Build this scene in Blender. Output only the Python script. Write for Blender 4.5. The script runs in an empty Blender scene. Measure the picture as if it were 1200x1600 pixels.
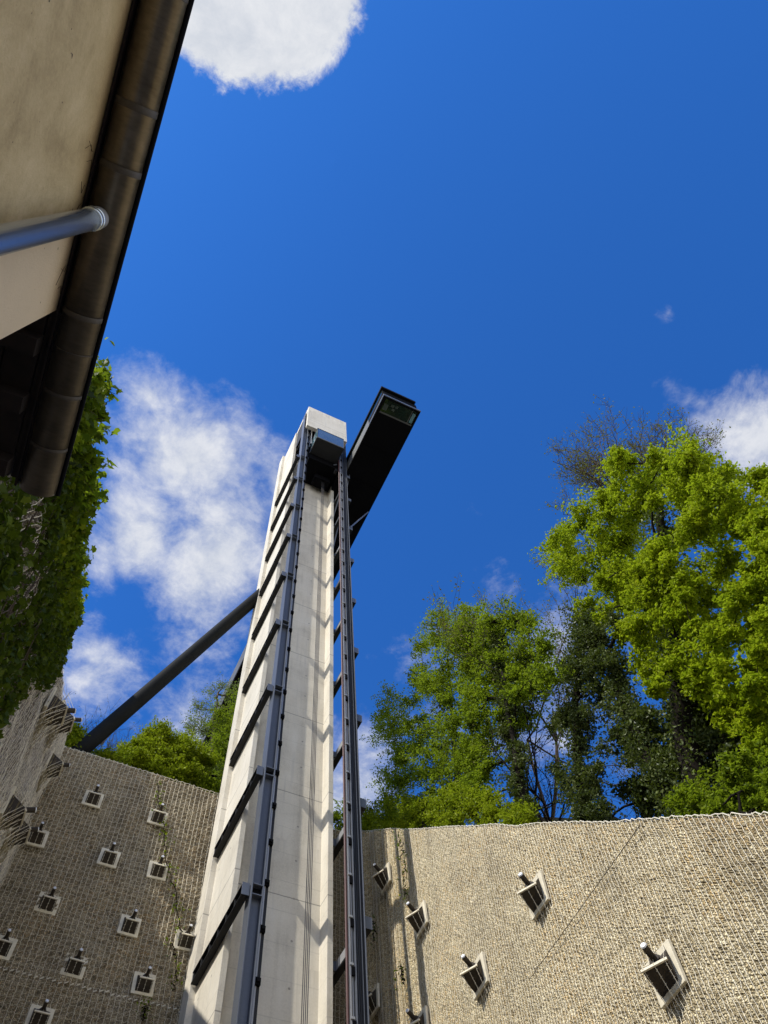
import bpy, math, random
import numpy as np
from mathutils import Vector, Matrix

random.seed(7)
rng = np.random.default_rng(11)
SC = bpy.context.scene
COL = SC.collection
H0 = 1.6                       # eye height: everything below is written relative to the eye, then lifted

# ------------------------------------------------------------------ camera geometry (measured from the photo)
FPX, CX, CY = 1200.0, 600.0, 800.0
def _n(v):
    v = np.array(v, float); return v / np.linalg.norm(v)
def _cam(px, py): return np.array([px - CX, -(py - CY), FPX])
_Z = _n(_cam(522, 255))
_X = _cam(5326, 2766); _X = _n(_n(_X) - _Z * _n(_X).dot(_Z))
_Y = np.cross(_Z, _X)
if _Y.dot(_cam(-1000, 3674)) < 0: _Y = -_Y
RM = np.array([_X, _Y, _Z])
def ray(px, py): return RM @ _n(_cam(px, py))
def on_y(px, py, y): r = ray(px, py); return r * (y / r[1])
AZ = math.radians(3.097)
D = np.array([math.sin(AZ), math.cos(AZ), 0.0])      # direction of the side walls and of the house
V = np.array([math.cos(AZ), -math.sin(AZ), 0.0])     # square to it, towards the right
VR, VL, YW = 11.3305, -2.4455, 25.5
def on_v(px, py, v): r = ray(px, py); return r * (v / r.dot(V))
def UV(u, v, z): return D * u + V * v + np.array([0, 0, z])
def fwd_depth(p): return float((RM.T @ np.array(p))[2])

# ------------------------------------------------------------------ mesh builder
class MB:
    def __init__(self): self.v = []; self.f = []; self.n = 0
    def add(self, verts, faces):
        verts = np.asarray(verts, float).reshape(-1, 3)
        self.v.append(verts); self.f.extend([tuple(int(i) + self.n for i in f) for f in faces]); self.n += len(verts)
        return self
    def box(self, x0, x1, y0, y1, z0, z1, tf=None):
        vs = np.array([(x, y, z) for z in (z0, z1) for x, y in ((x0, y0), (x1, y0), (x1, y1), (x0, y1))], float)
        if tf is not None: vs = np.array([tf(*p) for p in vs])
        return self.add(vs, [(0, 3, 2, 1), (4, 5, 6, 7), (0, 1, 5, 4), (1, 2, 6, 5), (2, 3, 7, 6), (3, 0, 4, 7)])
    def prism(self, outline, z0, z1, tf=None):
        n = len(outline)
        vs = [(x, y, z0) for x, y in outline] + [(x, y, z1) for x, y in outline]
        if tf is not None: vs = [tf(*p) for p in vs]
        fs = [tuple(range(n))[::-1], tuple(range(n, 2 * n))] + [(i, (i + 1) % n, n + (i + 1) % n, n + i) for i in range(n)]
        return self.add(vs, fs)
    def tube(self, pts, rad, n=8, caps=True):
        P = np.asarray(pts, float); k = len(P)
        R = np.broadcast_to(np.asarray(rad, float), (k,))
        T = np.gradient(P, axis=0); T /= np.linalg.norm(T, axis=1)[:, None] + 1e-12
        a = np.array([0, 0, 1.0]) if abs(T[0][2]) < 0.9 else np.array([1.0, 0, 0])
        N = np.cross(T, a); N /= np.linalg.norm(N, axis=1)[:, None] + 1e-12
        B = np.cross(T, N)
        th = np.linspace(0, 2 * math.pi, n, endpoint=False)
        vs = P[:, None, :] + R[:, None, None] * (np.cos(th)[None, :, None] * N[:, None, :] + np.sin(th)[None, :, None] * B[:, None, :])
        fs = []
        for i in range(k - 1):
            for j in range(n):
                j2 = (j + 1) % n
                fs.append((i * n + j, i * n + j2, (i + 1) * n + j2, (i + 1) * n + j))
        if caps: fs += [tuple(range(n))[::-1], tuple(range((k - 1) * n, k * n))]
        return self.add(vs.reshape(-1, 3), fs)
    def build(self, name, mat, parent=None, bevel=0.0, smooth=False, lift=True):
        V0 = np.concatenate(self.v) if self.v else np.zeros((0, 3))
        return mesh_obj(name, V0, self.f, mat, parent, bevel, smooth)

def world_loc(o):
    l = Vector((0, 0, 0))
    while o is not None: l += o.location; o = o.parent
    return np.array(l)

def mesh_obj(name, verts, faces, mat, parent=None, bevel=0.0, smooth=False):
    verts = np.asarray(verts, float)
    if parent is not None: verts = verts - world_loc(parent)
    me = bpy.data.meshes.new(name)
    me.from_pydata(verts.tolist(), [], faces if isinstance(faces, list) else faces.tolist())
    me.update()
    me.materials.append(mat)
    if smooth: me.polygons.foreach_set('use_smooth', [True] * len(me.polygons))
    o = bpy.data.objects.new(name, me); COL.objects.link(o)
    if parent is not None: o.parent = parent
    if bevel > 0:
        b = o.modifiers.new('bevel', 'BEVEL'); b.width = bevel; b.segments = 2; b.limit_method = 'ANGLE'
    return o

def thing(name, label, cat, loc, group=None):
    o = bpy.data.objects.new(name, None); COL.objects.link(o); o.empty_display_size = 0.2
    o.location = loc
    o['label'] = label; o['category'] = cat
    if group: o['group'] = group
    return o

# ------------------------------------------------------------------ materials
class NT:
    """tiny helper around a node tree"""
    def __init__(self, nt): self.nt = nt; nt.nodes.clear()
    def node(self, t, **kw):
        n = self.nt.nodes.new(t)
        for k, v in kw.items():
            if k.startswith('i_'): self.set(n, k[2:], v)
            else: setattr(n, k, v)
        return n
    def set(self, n, key, v):
        s = n.inputs[int(key)] if key.isdigit() else n.inputs[key.replace('_', ' ')]
        if isinstance(v, bpy.types.NodeSocket): self.nt.links.new(v, s)
        else: s.default_value = v
    def link(self, a, b): self.nt.links.new(a, b)
    def math(self, op, a, b=0.0, clamp=False):
        n = self.node('ShaderNodeMath', operation=op, use_clamp=clamp); self.set(n, '0', a); self.set(n, '1', b); return n.outputs[0]
    def mix(self, fac, a, b, mode='MIX'):
        n = self.node('ShaderNodeMix', data_type='RGBA', blend_type=mode)
        self.set(n, '0', fac); self.set(n, '6', a); self.set(n, '7', b); return n.outputs[2]
    def ramp(self, fac, stops, interp='LINEAR'):
        n = self.node('ShaderNodeValToRGB'); e = n.color_ramp.elements; n.color_ramp.interpolation = interp
        while len(e) < len(stops): e.new(0.5)
        for i, (p, c) in enumerate(stops): e[i].position = p; e[i].color = (*c, 1) if len(c) == 3 else c
        self.set(n, '0', fac); return n.outputs[0]
    def noise(self, vec, scale, detail=4, rough=0.55, dist=0.0):
        n = self.node('ShaderNodeTexNoise'); n.inputs['Scale'].default_value = scale; n.inputs['Detail'].default_value = detail
        n.inputs['Roughness'].default_value = rough; n.inputs['Distortion'].default_value = dist
        self.set(n, 'Vector', vec); return n.outputs['Fac']
    def smooth(self, x, a, b):
        n = self.node('ShaderNodeMapRange', interpolation_type='SMOOTHSTEP'); self.set(n, '0', x)
        n.inputs[1].default_value = a; n.inputs[2].default_value = b; return n.outputs[0]
    def scale3(self, vec, s):
        n = self.node('ShaderNodeVectorMath', operation='MULTIPLY'); self.set(n, '0', vec); n.inputs[1].default_value = s; return n.outputs[0]

def new_mat(name):
    m = bpy.data.materials.new(name); m.use_nodes = True
    t = NT(m.node_tree); out = t.node('ShaderNodeOutputMaterial'); b = t.node('ShaderNodeBsdfPrincipled')
    t.link(b.outputs[0], out.inputs[0]); t.bsdf = b; t.out = out
    t.pos = t.node('ShaderNodeNewGeometry').outputs['Position']
    return m, t

def add_bump(t, h, strength=0.3, dist=0.02):
    bp = t.node('ShaderNodeBump'); bp.inputs['Strength'].default_value = strength; bp.inputs['Distance'].default_value = dist
    t.link(h, bp.inputs['Height']); t.link(bp.outputs[0], t.bsdf.inputs['Normal'])

def mat_plain(name, c, rough=0.6, metal=0.0, var=0.25, scale=3.0, streak=False, spec=0.5):
    m, t = new_mat(name)
    vec = t.scale3(t.pos, (1.0, 1.0, 0.12)) if streak else t.pos
    n = t.noise(vec, scale, 6, 0.6)
    n2 = t.noise(t.pos, scale * 9, 3, 0.6)
    f = t.math('ADD', t.math('MULTIPLY', n, 0.7), t.math('MULTIPLY', n2, 0.3))
    lo = tuple(x * (1 - var) for x in c); hi = tuple(min(1, x * (1 + var)) for x in c)
    t.set(t.bsdf, 'Base Color', t.ramp(f, [(0.3, lo), (0.7, hi)]))
    t.bsdf.inputs['Roughness'].default_value = rough; t.bsdf.inputs['Metallic'].default_value = metal
    t.bsdf.inputs['Specular IOR Level'].default_value = spec
    add_bump(t, n2, 0.15, 0.01)
    return m

def mat_concrete():
    m, t = new_mat('cast_concrete')
    P = t.pos
    sx = t.node('ShaderNodeSeparateXYZ'); t.link(P, sx.inputs[0]); x, y, z = sx.outputs
    cloud = t.noise(P, 0.55, 6, 0.6, 0.4)
    streak = t.noise(t.scale3(P, (2.2, 2.2, 0.10)), 1.6, 6, 0.65)
    fine = t.noise(P, 14, 5, 0.7)
    f = t.math('ADD', t.math('MULTIPLY', cloud, 0.42), t.math('ADD', t.math('MULTIPLY', streak, 0.34), t.math('MULTIPLY', fine, 0.24)))
    col = t.ramp(f, [(0.33, (0.43, 0.385, 0.305)), (0.5, (0.66, 0.605, 0.49)), (0.67, (0.78, 0.73, 0.625))])
    # each cast lift has its own tint
    zz = t.math('DIVIDE', t.math('SUBTRACT', z, 27.05 + H0 - 4.97 * 10), 4.97)
    lift = t.node('ShaderNodeTexWhiteNoise', noise_dimensions='1D'); t.link(t.math('FLOOR', zz), lift.inputs['W'])
    col = t.mix(t.math('MULTIPLY', lift.outputs[0], 0.16), col, (0.40, 0.37, 0.31, 1))
    fr = t.math('FRACT', zz)
    wob = t.math('MULTIPLY', t.math('SUBTRACT', t.noise(P, 3, 2), 0.5), 0.006)
    dline = t.math('ABSOLUTE', t.math('SUBTRACT', t.math('ADD', fr, wob), 0.5))
    line = t.math('SUBTRACT', 1.0, t.smooth(dline, 0.002, 0.0065))
    fr2 = t.math('FRACT', t.math('MULTIPLY', zz, 4.0))
    line2 = t.math('SUBTRACT', 1.0, t.smooth(t.math('ABSOLUTE', t.math('SUBTRACT', fr2, 0.5)), 0.004, 0.02))
    ln = t.math('MAXIMUM', t.math('MULTIPLY', line, 0.75), t.math('MULTIPLY', line2, t.math('MULTIPLY', t.noise(P, 1.3, 3), 0.38)))
    # run-off staining below the joints
    stain = t.math('MULTIPLY', t.smooth(fr, 0.05, 0.5), t.smooth(streak, 0.5, 0.75))
    stain = t.math('MULTIPLY', stain, 0.5)
    col = t.mix(stain, col, (0.33, 0.30, 0.25, 1))
    # tie holes
    hx = t.math('SUBTRACT', t.math('FRACT', t.math('DIVIDE', t.math('ADD', x, t.math('MULTIPLY', y, 0.93)), 1.12)), 0.5)
    hz = t.math('SUBTRACT', t.math('FRACT', t.math('MULTIPLY', zz, 3.0)), 0.5)
    d2 = t.math('ADD', t.math('POWER', t.math('MULTIPLY', hx, 1.12), 2.0), t.math('POWER', t.math('MULTIPLY', hz, 1.66), 2.0))
    hole = t.math('SUBTRACT', 1.0, t.smooth(d2, 0.0009, 0.003))
    ln = t.math('MAXIMUM', ln, t.math('MULTIPLY', hole, 0.7))
    col = t.mix(ln, col, (0.20, 0.185, 0.155, 1))
    t.set(t.bsdf, 'Base Color', col); t.bsdf.inputs['Roughness'].default_value = 0.8
    h = t.math('SUBTRACT', fine, ln)
    add_bump(t, h, 0.25, 0.012)
    return m

def mat_stones(name, dark, mid, light, warm, rust=0.25, bump=0.9):
    m, t = new_mat(name)
    P = t.pos
    vo = t.node('ShaderNodeTexVoronoi'); vo.inputs['Scale'].default_value = 18.0; vo.inputs['Randomness'].default_value = 1.0
    t.link(P, vo.inputs['Vector'])
    ve = t.node('ShaderNodeTexVoronoi', feature='DISTANCE_TO_EDGE'); ve.inputs['Scale'].default_value = 18.0; t.link(P, ve.inputs['Vector'])
    sc = t.node('ShaderNodeSeparateColor'); t.link(vo.outputs['Color'], sc.inputs[0])
    fine = t.noise(P, 26, 4, 0.7)
    vl = t.node('ShaderNodeTexVoronoi'); vl.inputs['Scale'].default_value = 5.5; t.link(P, vl.inputs['Vector'])
    sl = t.node('ShaderNodeSeparateColor'); t.link(vl.outputs['Color'], sl.inputs[0])
    big = t.noise(P, 0.35, 5, 0.6, 0.6)
    f = t.math('ADD', t.math('MULTIPLY', sc.outputs[0], 0.45), t.math('ADD', t.math('MULTIPLY', fine, 0.32), t.math('MULTIPLY', sl.outputs[0], 0.23)))
    col = t.ramp(f, [(0.15, dark), (0.42, mid), (0.8, light)])
    col = t.mix(t.math('MULTIPLY', t.smooth(sc.outputs[1], 0.55, 0.85), t.math('MULTIPLY', t.smooth(big, 0.35, 0.65), rust * 2.2)), col, (*warm, 1))
    col = t.mix(t.math('MULTIPLY', t.smooth(t.noise(t.scale3(P, (1, 1, 0.25)), 0.8, 5), 0.48, 0.72), 0.42), col, (*dark, 1))
    gap = t.math('SUBTRACT', 1.0, t.smooth(ve.outputs['Distance'], 0.0, 0.14))
    col = t.mix(t.math('MULTIPLY', gap, 0.74), col, tuple(d * 0.35 for d in dark) + (1,))
    t.set(t.bsdf, 'Base Color', col); t.bsdf.inputs['Roughness'].default_value = 0.9
    h = t.math('ADD', t.smooth(ve.outputs['Distance'], 0.0, 0.3), t.math('MULTIPLY', fine, 0.4))
    add_bump(t, h, bump, 0.05)
    return m

def mat_leaf(name, stops, trans=0.4, rough=0.5, clump=1.0):
    m = bpy.data.materials.new(name); m.use_nodes = True
    t = NT(m.node_tree); out = t.node('ShaderNodeOutputMaterial')
    g = t.node('ShaderNodeNewGeometry')
    big = t.noise(g.outputs['Position'], 0.9, 4)
    f = t.math('ADD', t.math('MULTIPLY', g.outputs['Random Per Island'], 0.55), t.math('MULTIPLY', t.math('SUBTRACT', t.math('MULTIPLY', big, 2.0), 0.5), 0.45))
    col = t.ramp(f, stops)
    d = t.node('ShaderNodeBsdfPrincipled'); t.set(d, 'Base Color', col); d.inputs['Roughness'].default_value = rough
    d.inputs['Specular IOR Level'].default_value = 0.12
    tr = t.node('ShaderNodeBsdfTranslucent'); t.set(tr, 'Color', t.mix(0.5, col, (0.30, 0.42, 0.02, 1), 'MIX'))
    mx = t.node('ShaderNodeMixShader'); mx.inputs[0].default_value = trans
    t.link(d.outputs[0], mx.inputs[1]); t.link(tr.outputs[0], mx.inputs[2]); t.link(mx.outputs[0], out.inputs[0])
    return m

M = {}
M['concrete'] = mat_concrete()
M['steel'] = mat_plain('painted_grey_steel', (0.095, 0.105, 0.125), 0.45, 0.10, 0.2, 1.2, True)
M['dark_steel'] = mat_plain('dark_grey_steel', (0.021, 0.021, 0.022), 0.6, 0.0, 0.25, 1.5, spec=0.25)
M['strut'] = mat_plain('dark_painted_tube', (0.012, 0.0125, 0.0115), 0.7, 0.0, 0.2, 1.0, spec=0.07)
M['pale_steel'] = mat_plain('galvanised_steel', (0.34, 0.34, 0.34), 0.45, 0.3, 0.2, 2.0, True)
M['black'] = mat_plain('black_cladding', (0.0035, 0.0035, 0.0045), 0.8, 0.0, 0.35, 0.8, spec=0.08)
M['grey_panel'] = mat_plain('grey_cladding', (0.10, 0.10, 0.095), 0.55, 0.05, 0.2, 0.9)
M['red_pipe'] = mat_plain('red_brown_pipe', (0.07, 0.020, 0.014), 0.6, 0.0, 0.2, 2.0)
M['cable'] = mat_plain('steel_rope', (0.055, 0.05, 0.048), 0.5, 0.4, 0.2, 4.0)
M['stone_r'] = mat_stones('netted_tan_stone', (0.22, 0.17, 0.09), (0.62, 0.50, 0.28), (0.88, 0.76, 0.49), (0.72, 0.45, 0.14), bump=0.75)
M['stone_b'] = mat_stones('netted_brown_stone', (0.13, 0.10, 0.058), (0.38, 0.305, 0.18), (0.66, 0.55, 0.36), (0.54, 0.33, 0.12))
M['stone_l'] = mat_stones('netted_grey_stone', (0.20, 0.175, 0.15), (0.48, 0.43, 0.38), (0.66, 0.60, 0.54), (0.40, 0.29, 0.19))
M['wire'] = mat_plain('pale_net_wire', (0.72, 0.66, 0.52), 0.55, 0.0, 0.15, 4.0)
M['wire_grey'] = mat_plain('grey_net_wire', (0.78, 0.71, 0.55), 0.55, 0.0, 0.15, 4.0)
M['plate'] = mat_plain('pale_anchor_plate', (0.68, 0.61, 0.45), 0.8, 0.0, 0.22, 2.5)
M['chair'] = mat_plain('rust_brown_anchor_steel', (0.045, 0.034, 0.022), 0.8, 0.1, 0.5, 5.0)
M['bolt_tip'] = mat_plain('bright_bolt_tip', (0.75, 0.75, 0.74), 0.35, 0.2, 0.1, 4.0)
M['zinc'] = mat_plain('zinc_downpipe', (0.54, 0.59, 0.61), 0.22, 0.85, 0.15, 1.5, True)
M['wood'] = mat_plain('dark_eave_timber', (0.016, 0.009, 0.006), 0.85, 0.0, 0.6, 2.0)
M['tile'] = mat_plain('dark_roof_tile', (0.05, 0.032, 0.028), 0.8, 0.0, 0.3, 3.0)
M['bark'] = mat_plain('dark_bark', (0.013, 0.010, 0.0075), 0.95, 0.0, 0.4, 4.0, spec=0.1)
M['bark_grey'] = mat_plain('grey_twig_bark', (0.075, 0.053, 0.035), 0.95, 0.0, 0.3, 4.0)
M['soil'] = mat_plain('grassy_soil', (0.045, 0.050, 0.020), 0.95, 0.0, 0.5, 0.8)
M['paving'] = mat_plain('grey_paving', (0.33, 0.30, 0.25), 0.9, 0.0, 0.2, 0.9)
M['dry'] = mat_plain('dry_grass', (0.30, 0.24, 0.12), 0.9, 0.0, 0.3, 6.0)

def mat_gutter():
    m, t = new_mat('weathered_gutter_metal')
    n = t.noise(t.pos, 6, 6, 0.6); n2 = t.noise(t.scale3(t.pos, (1, 3, 1)), 22, 4, 0.6)
    f = t.math('ADD', t.math('MULTIPLY', n, 0.6), t.math('MULTIPLY', n2, 0.4))
    t.set(t.bsdf, 'Base Color', t.ramp(f, [(0.3, (0.13, 0.108, 0.078)), (0.7, (0.30, 0.255, 0.19))]))
    t.bsdf.inputs['Metallic'].default_value = 0.75
    t.set(t.bsdf, 'Roughness', t.math('ADD', t.math('MULTIPLY', n, 0.3), 0.19))
    add_bump(t, n2, 0.12, 0.004)
    return m
M['gutter'] = mat_gutter()
M['band'] = mat_plain('dull_soldered_seam', (0.085, 0.072, 0.056), 0.6, 0.3, 0.3, 20.0)

def mat_render_wall():
    m, t = new_mat('stained_cream_render')
    P = t.pos
    a = t.noise(P, 4.5, 10, 0.72, 0.3); b = t.noise(t.scale3(P, (1, 1, 0.4)), 5, 5, 0.6); c = t.noise(P, 70, 4, 0.7); d = t.noise(P, 240, 2)
    f = t.math('ADD', t.math('MULTIPLY', a, 0.55), t.math('ADD', t.math('MULTIPLY', b, 0.3), t.math('MULTIPLY', c, 0.15)))
    col = t.ramp(f, [(0.30, (0.28, 0.20, 0.085)), (0.5, (0.50, 0.38, 0.19)), (0.68, (0.66, 0.52, 0.29))])
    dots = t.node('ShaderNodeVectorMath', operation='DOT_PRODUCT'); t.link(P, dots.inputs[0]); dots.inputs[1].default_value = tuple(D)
    bounce_patch = t.smooth(t.math('ADD', dots.outputs['Value'], t.math('MULTIPLY', t.math('SUBTRACT', a, 0.5), 0.25)), 0.44, 0.58)  # paler end near the corner: bounced light put into the colour
    col = t.mix(t.math('MULTIPLY', bounce_patch, 0.8), col, (0.70, 0.56, 0.38, 1))
    # darker band along the top of the wall
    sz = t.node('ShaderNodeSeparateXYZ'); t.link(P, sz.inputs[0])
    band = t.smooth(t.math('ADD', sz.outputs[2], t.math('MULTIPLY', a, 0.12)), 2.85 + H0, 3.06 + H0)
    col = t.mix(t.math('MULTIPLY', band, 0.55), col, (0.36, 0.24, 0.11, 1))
    spk = t.smooth(t.noise(P, 34, 2, 0.5), 0.735, 0.76)
    col = t.mix(t.math('MULTIPLY', spk, 0.85), col, (0.05, 0.03, 0.02, 1))
    t.set(t.bsdf, 'Base Color', col); t.bsdf.inputs['Roughness'].default_value = 0.9
    add_bump(t, t.math('ADD', c, t.math('MULTIPLY', d, 0.6)), 0.35, 0.006)
    return m
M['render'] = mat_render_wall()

def mat_glass(name, tint, rough=0.06):
    m, t = new_mat(name)
    n = t.noise(t.pos, 0.8, 3)
    t.set(t.bsdf, 'Base Color', t.ramp(n, [(0.3, tuple(c * 0.8 for c in tint)), (0.7, tint)]))
    t.bsdf.inputs['Roughness'].default_value = rough
    t.bsdf.inputs['Specular IOR Level'].default_value = 0.8
    t.bsdf.inputs['Coat Weight'].default_value = 0.5
    t.bsdf.inputs['Coat Roughness'].default_value = 0.03
    return m
M['glass'] = mat_glass('blue_grey_glass', (0.095, 0.13, 0.15), 0.2)
M['dark_glass'] = mat_glass('dark_green_glass', (0.010, 0.022, 0.016))
M['pale_glass'] = mat_glass('pale_teal_glass', (0.16, 0.30, 0.34))

M['leaf_maple'] = mat_leaf('bright_maple_leaf', [(0.1, (0.16, 0.225, 0.004)), (0.5, (0.30, 0.365, 0.006)), (0.9, (0.43, 0.47, 0.012))], 0.52)
M['leaf_mid'] = mat_leaf('green_spring_leaf', [(0.1, (0.065, 0.10, 0.006)), (0.5, (0.15, 0.205, 0.008)), (0.9, (0.26, 0.31, 0.012))], 0.5)
M['leaf_ivy'] = mat_leaf('dull_ivy_leaf', [(0.1, (0.022, 0.034, 0.010)), (0.5, (0.068, 0.090, 0.026)), (0.9, (0.17, 0.19, 0.065))], 0.15, 0.4)
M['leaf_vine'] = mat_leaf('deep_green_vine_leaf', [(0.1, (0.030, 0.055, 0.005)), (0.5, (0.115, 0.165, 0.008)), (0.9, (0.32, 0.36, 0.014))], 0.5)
M['leaf_birch'] = mat_leaf('pale_birch_leaf', [(0.1, (0.06, 0.085, 0.03)), (0.5, (0.12, 0.15, 0.055)), (0.9, (0.19, 0.22, 0.09))], 0.4)
M['leaf_bush'] = mat_leaf('yellow_green_bush_leaf', [(0.1, (0.12, 0.165, 0.006)), (0.5, (0.25, 0.30, 0.008)), (0.9, (0.36, 0.40, 0.014))], 0.42)
M['leaf_vine_shade'] = mat_leaf('shaded_vine_leaf', [(0.1, (0.012, 0.022, 0.004)), (0.5, (0.038, 0.062, 0.006)), (0.9, (0.12, 0.16, 0.012))], 0.3)  # darker copy of the vine leaf, inner shade put into the colour
M['bud'] = mat_leaf('brown_green_bud', [(0.1, (0.08, 0.055, 0.03)), (0.5, (0.14, 0.11, 0.045)), (0.9, (0.19, 0.17, 0.055))], 0.3)

# ------------------------------------------------------------------ ground and hillside (setting)
def struct(o): o['kind'] = 'structure'; return o

mb = MB()
mb.add([(-700, -700, -1.6), (700, -700, -1.6), (700, 700, -1.6), (-700, 700, -1.6)], [(0, 1, 2, 3)])
struct(mb.build('ground', M['paving']))

def top_r(u): return 0.864 * u + 4.0
_LT = np.array([[-6, 9.5], [2, 10.4], [5, 11.9], [8, 13.6], [10.3, 15.1], [13.1, 17.1], [18.65, 21.07], [24, 25.4], [26.3, 26.3]])
def top_l(u): return np.interp(u, _LT[:, 0], _LT[:, 1])
ZB = 26.25                                               # top of the back wall

def grid_faces(a, b):
    i = np.arange(a * b).reshape(a, b)
    return np.stack([i[:-1, :-1], i[1:, :-1], i[1:, 1:], i[:-1, 1:]], -1).reshape(-1, 4).tolist()

hill = MB()
us = np.linspace(-4, 25.9, 60); vs_ = np.array([0.25, 1, 2, 3, 4, 5, 6, 7, 11, 16, 24, 40, 70])
hill.add(np.array([UV(u, VR + w, max(-1.6, top_r(u) - 0.15) - 0.3 + 0.12 * min(w, 16) + 0.15 * math.sin(u * 1.3 + w)) for u in us for w in vs_]), grid_faces(len(us), len(vs_)))
def left_h(u, w):
    shade_step = float(np.clip((w - 3.0) / 3.5, 0, 1) * np.clip((u - 21.7) / 0.8, 0, 1) * np.clip((24.4 - u) / 0.7, 0, 1))  # unseen rise added only to shade the back wall
    return top_l(u) - 0.2 + 14.0 * shade_step * shade_step * (3 - 2 * shade_step) + 0.3 * min(w, 12) + 0.2 * math.sin(u * 1.7 + w)
hill.add(np.array([UV(u, VL - w, left_h(u, w)) for u in us for w in vs_[::-1]]), grid_faces(len(us), len(vs_)))
xs = np.linspace(-14, 60, 50); ys = np.array([0.3, 1, 2, 4, 7, 11, 16, 24, 40, 70])
def back_h(x, w):
    return ZB - 0.2 + 0.30 * w + 0.5 * min(max(x - 13.0, 0), 16) + max(0.0, -2.0 - x) * 1.0 + 0.25 * math.sin(x * 1.1 + w)
hill.add(np.array([(x, YW + w, back_h(x, w)) for x in xs for w in ys]), [f[::-1] for f in grid_faces(len(xs), len(ys))])
struct(hill.build('hillside', M['soil'], smooth=True))

# ------------------------------------------------------------------ netted rock walls
def smooth_noise(shape, cell, seed):
    r = np.random.default_rng(seed)
    a = r.standard_normal((max(2, int(shape[0] / cell) + 3), max(2, int(shape[1] / cell) + 3)))
    y = np.linspace(0, a.shape[0] - 1.001, shape[0]); x = np.linspace(0, a.shape[1] - 1.001, shape[1])
    yi = y.astype(int); xi = x.astype(int); fy = (y - yi)[:, None]; fx = (x - xi)[None, :]
    fy = fy * fy * (3 - 2 * fy); fx = fx * fx * (3 - 2 * fx)
    return (a[np.ix_(yi, xi)] * (1 - fy) * (1 - fx) + a[np.ix_(yi + 1, xi)] * fy * (1 - fx)
            + a[np.ix_(yi, xi + 1)] * (1 - fy) * fx + a[np.ix_(yi + 1, xi + 1)] * fy * fx)

def wires(polys, r):
    """three-sided wires through arrays of points, fast"""
    VV = []; FF = []; n0 = 0
    for P in polys:
        P = np.asarray(P); k = len(P)
        if k < 2: continue
        T = np.gradient(P, axis=0); T /= np.linalg.norm(T, axis=1)[:, None] + 1e-12
        a = np.array([0.31, 0.24, 0.92]) if abs(T[k // 2][2]) < 0.8 else np.array([0.6, 0.8, 0.0])
        N = np.cross(T, a); N /= np.linalg.norm(N, axis=1)[:, None] + 1e-12; B = np.cross(T, N)
        vs = np.stack([P + r * (math.cos(q) * N + math.sin(q) * B) for q in (0, 2.094, 4.189)], 1).reshape(-1, 3)
        i = np.arange(k - 1)[:, None] * 3 + np.arange(3)[None, :]
        j = np.arange(k - 1)[:, None] * 3 + np.array([1, 2, 0])[None, :]
        FF.append((np.stack([i, j, j + 3, i + 3], -1).reshape(-1, 4)) + n0); VV.append(vs); n0 += len(vs)
    return np.concatenate(VV), np.concatenate(FF)

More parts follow.
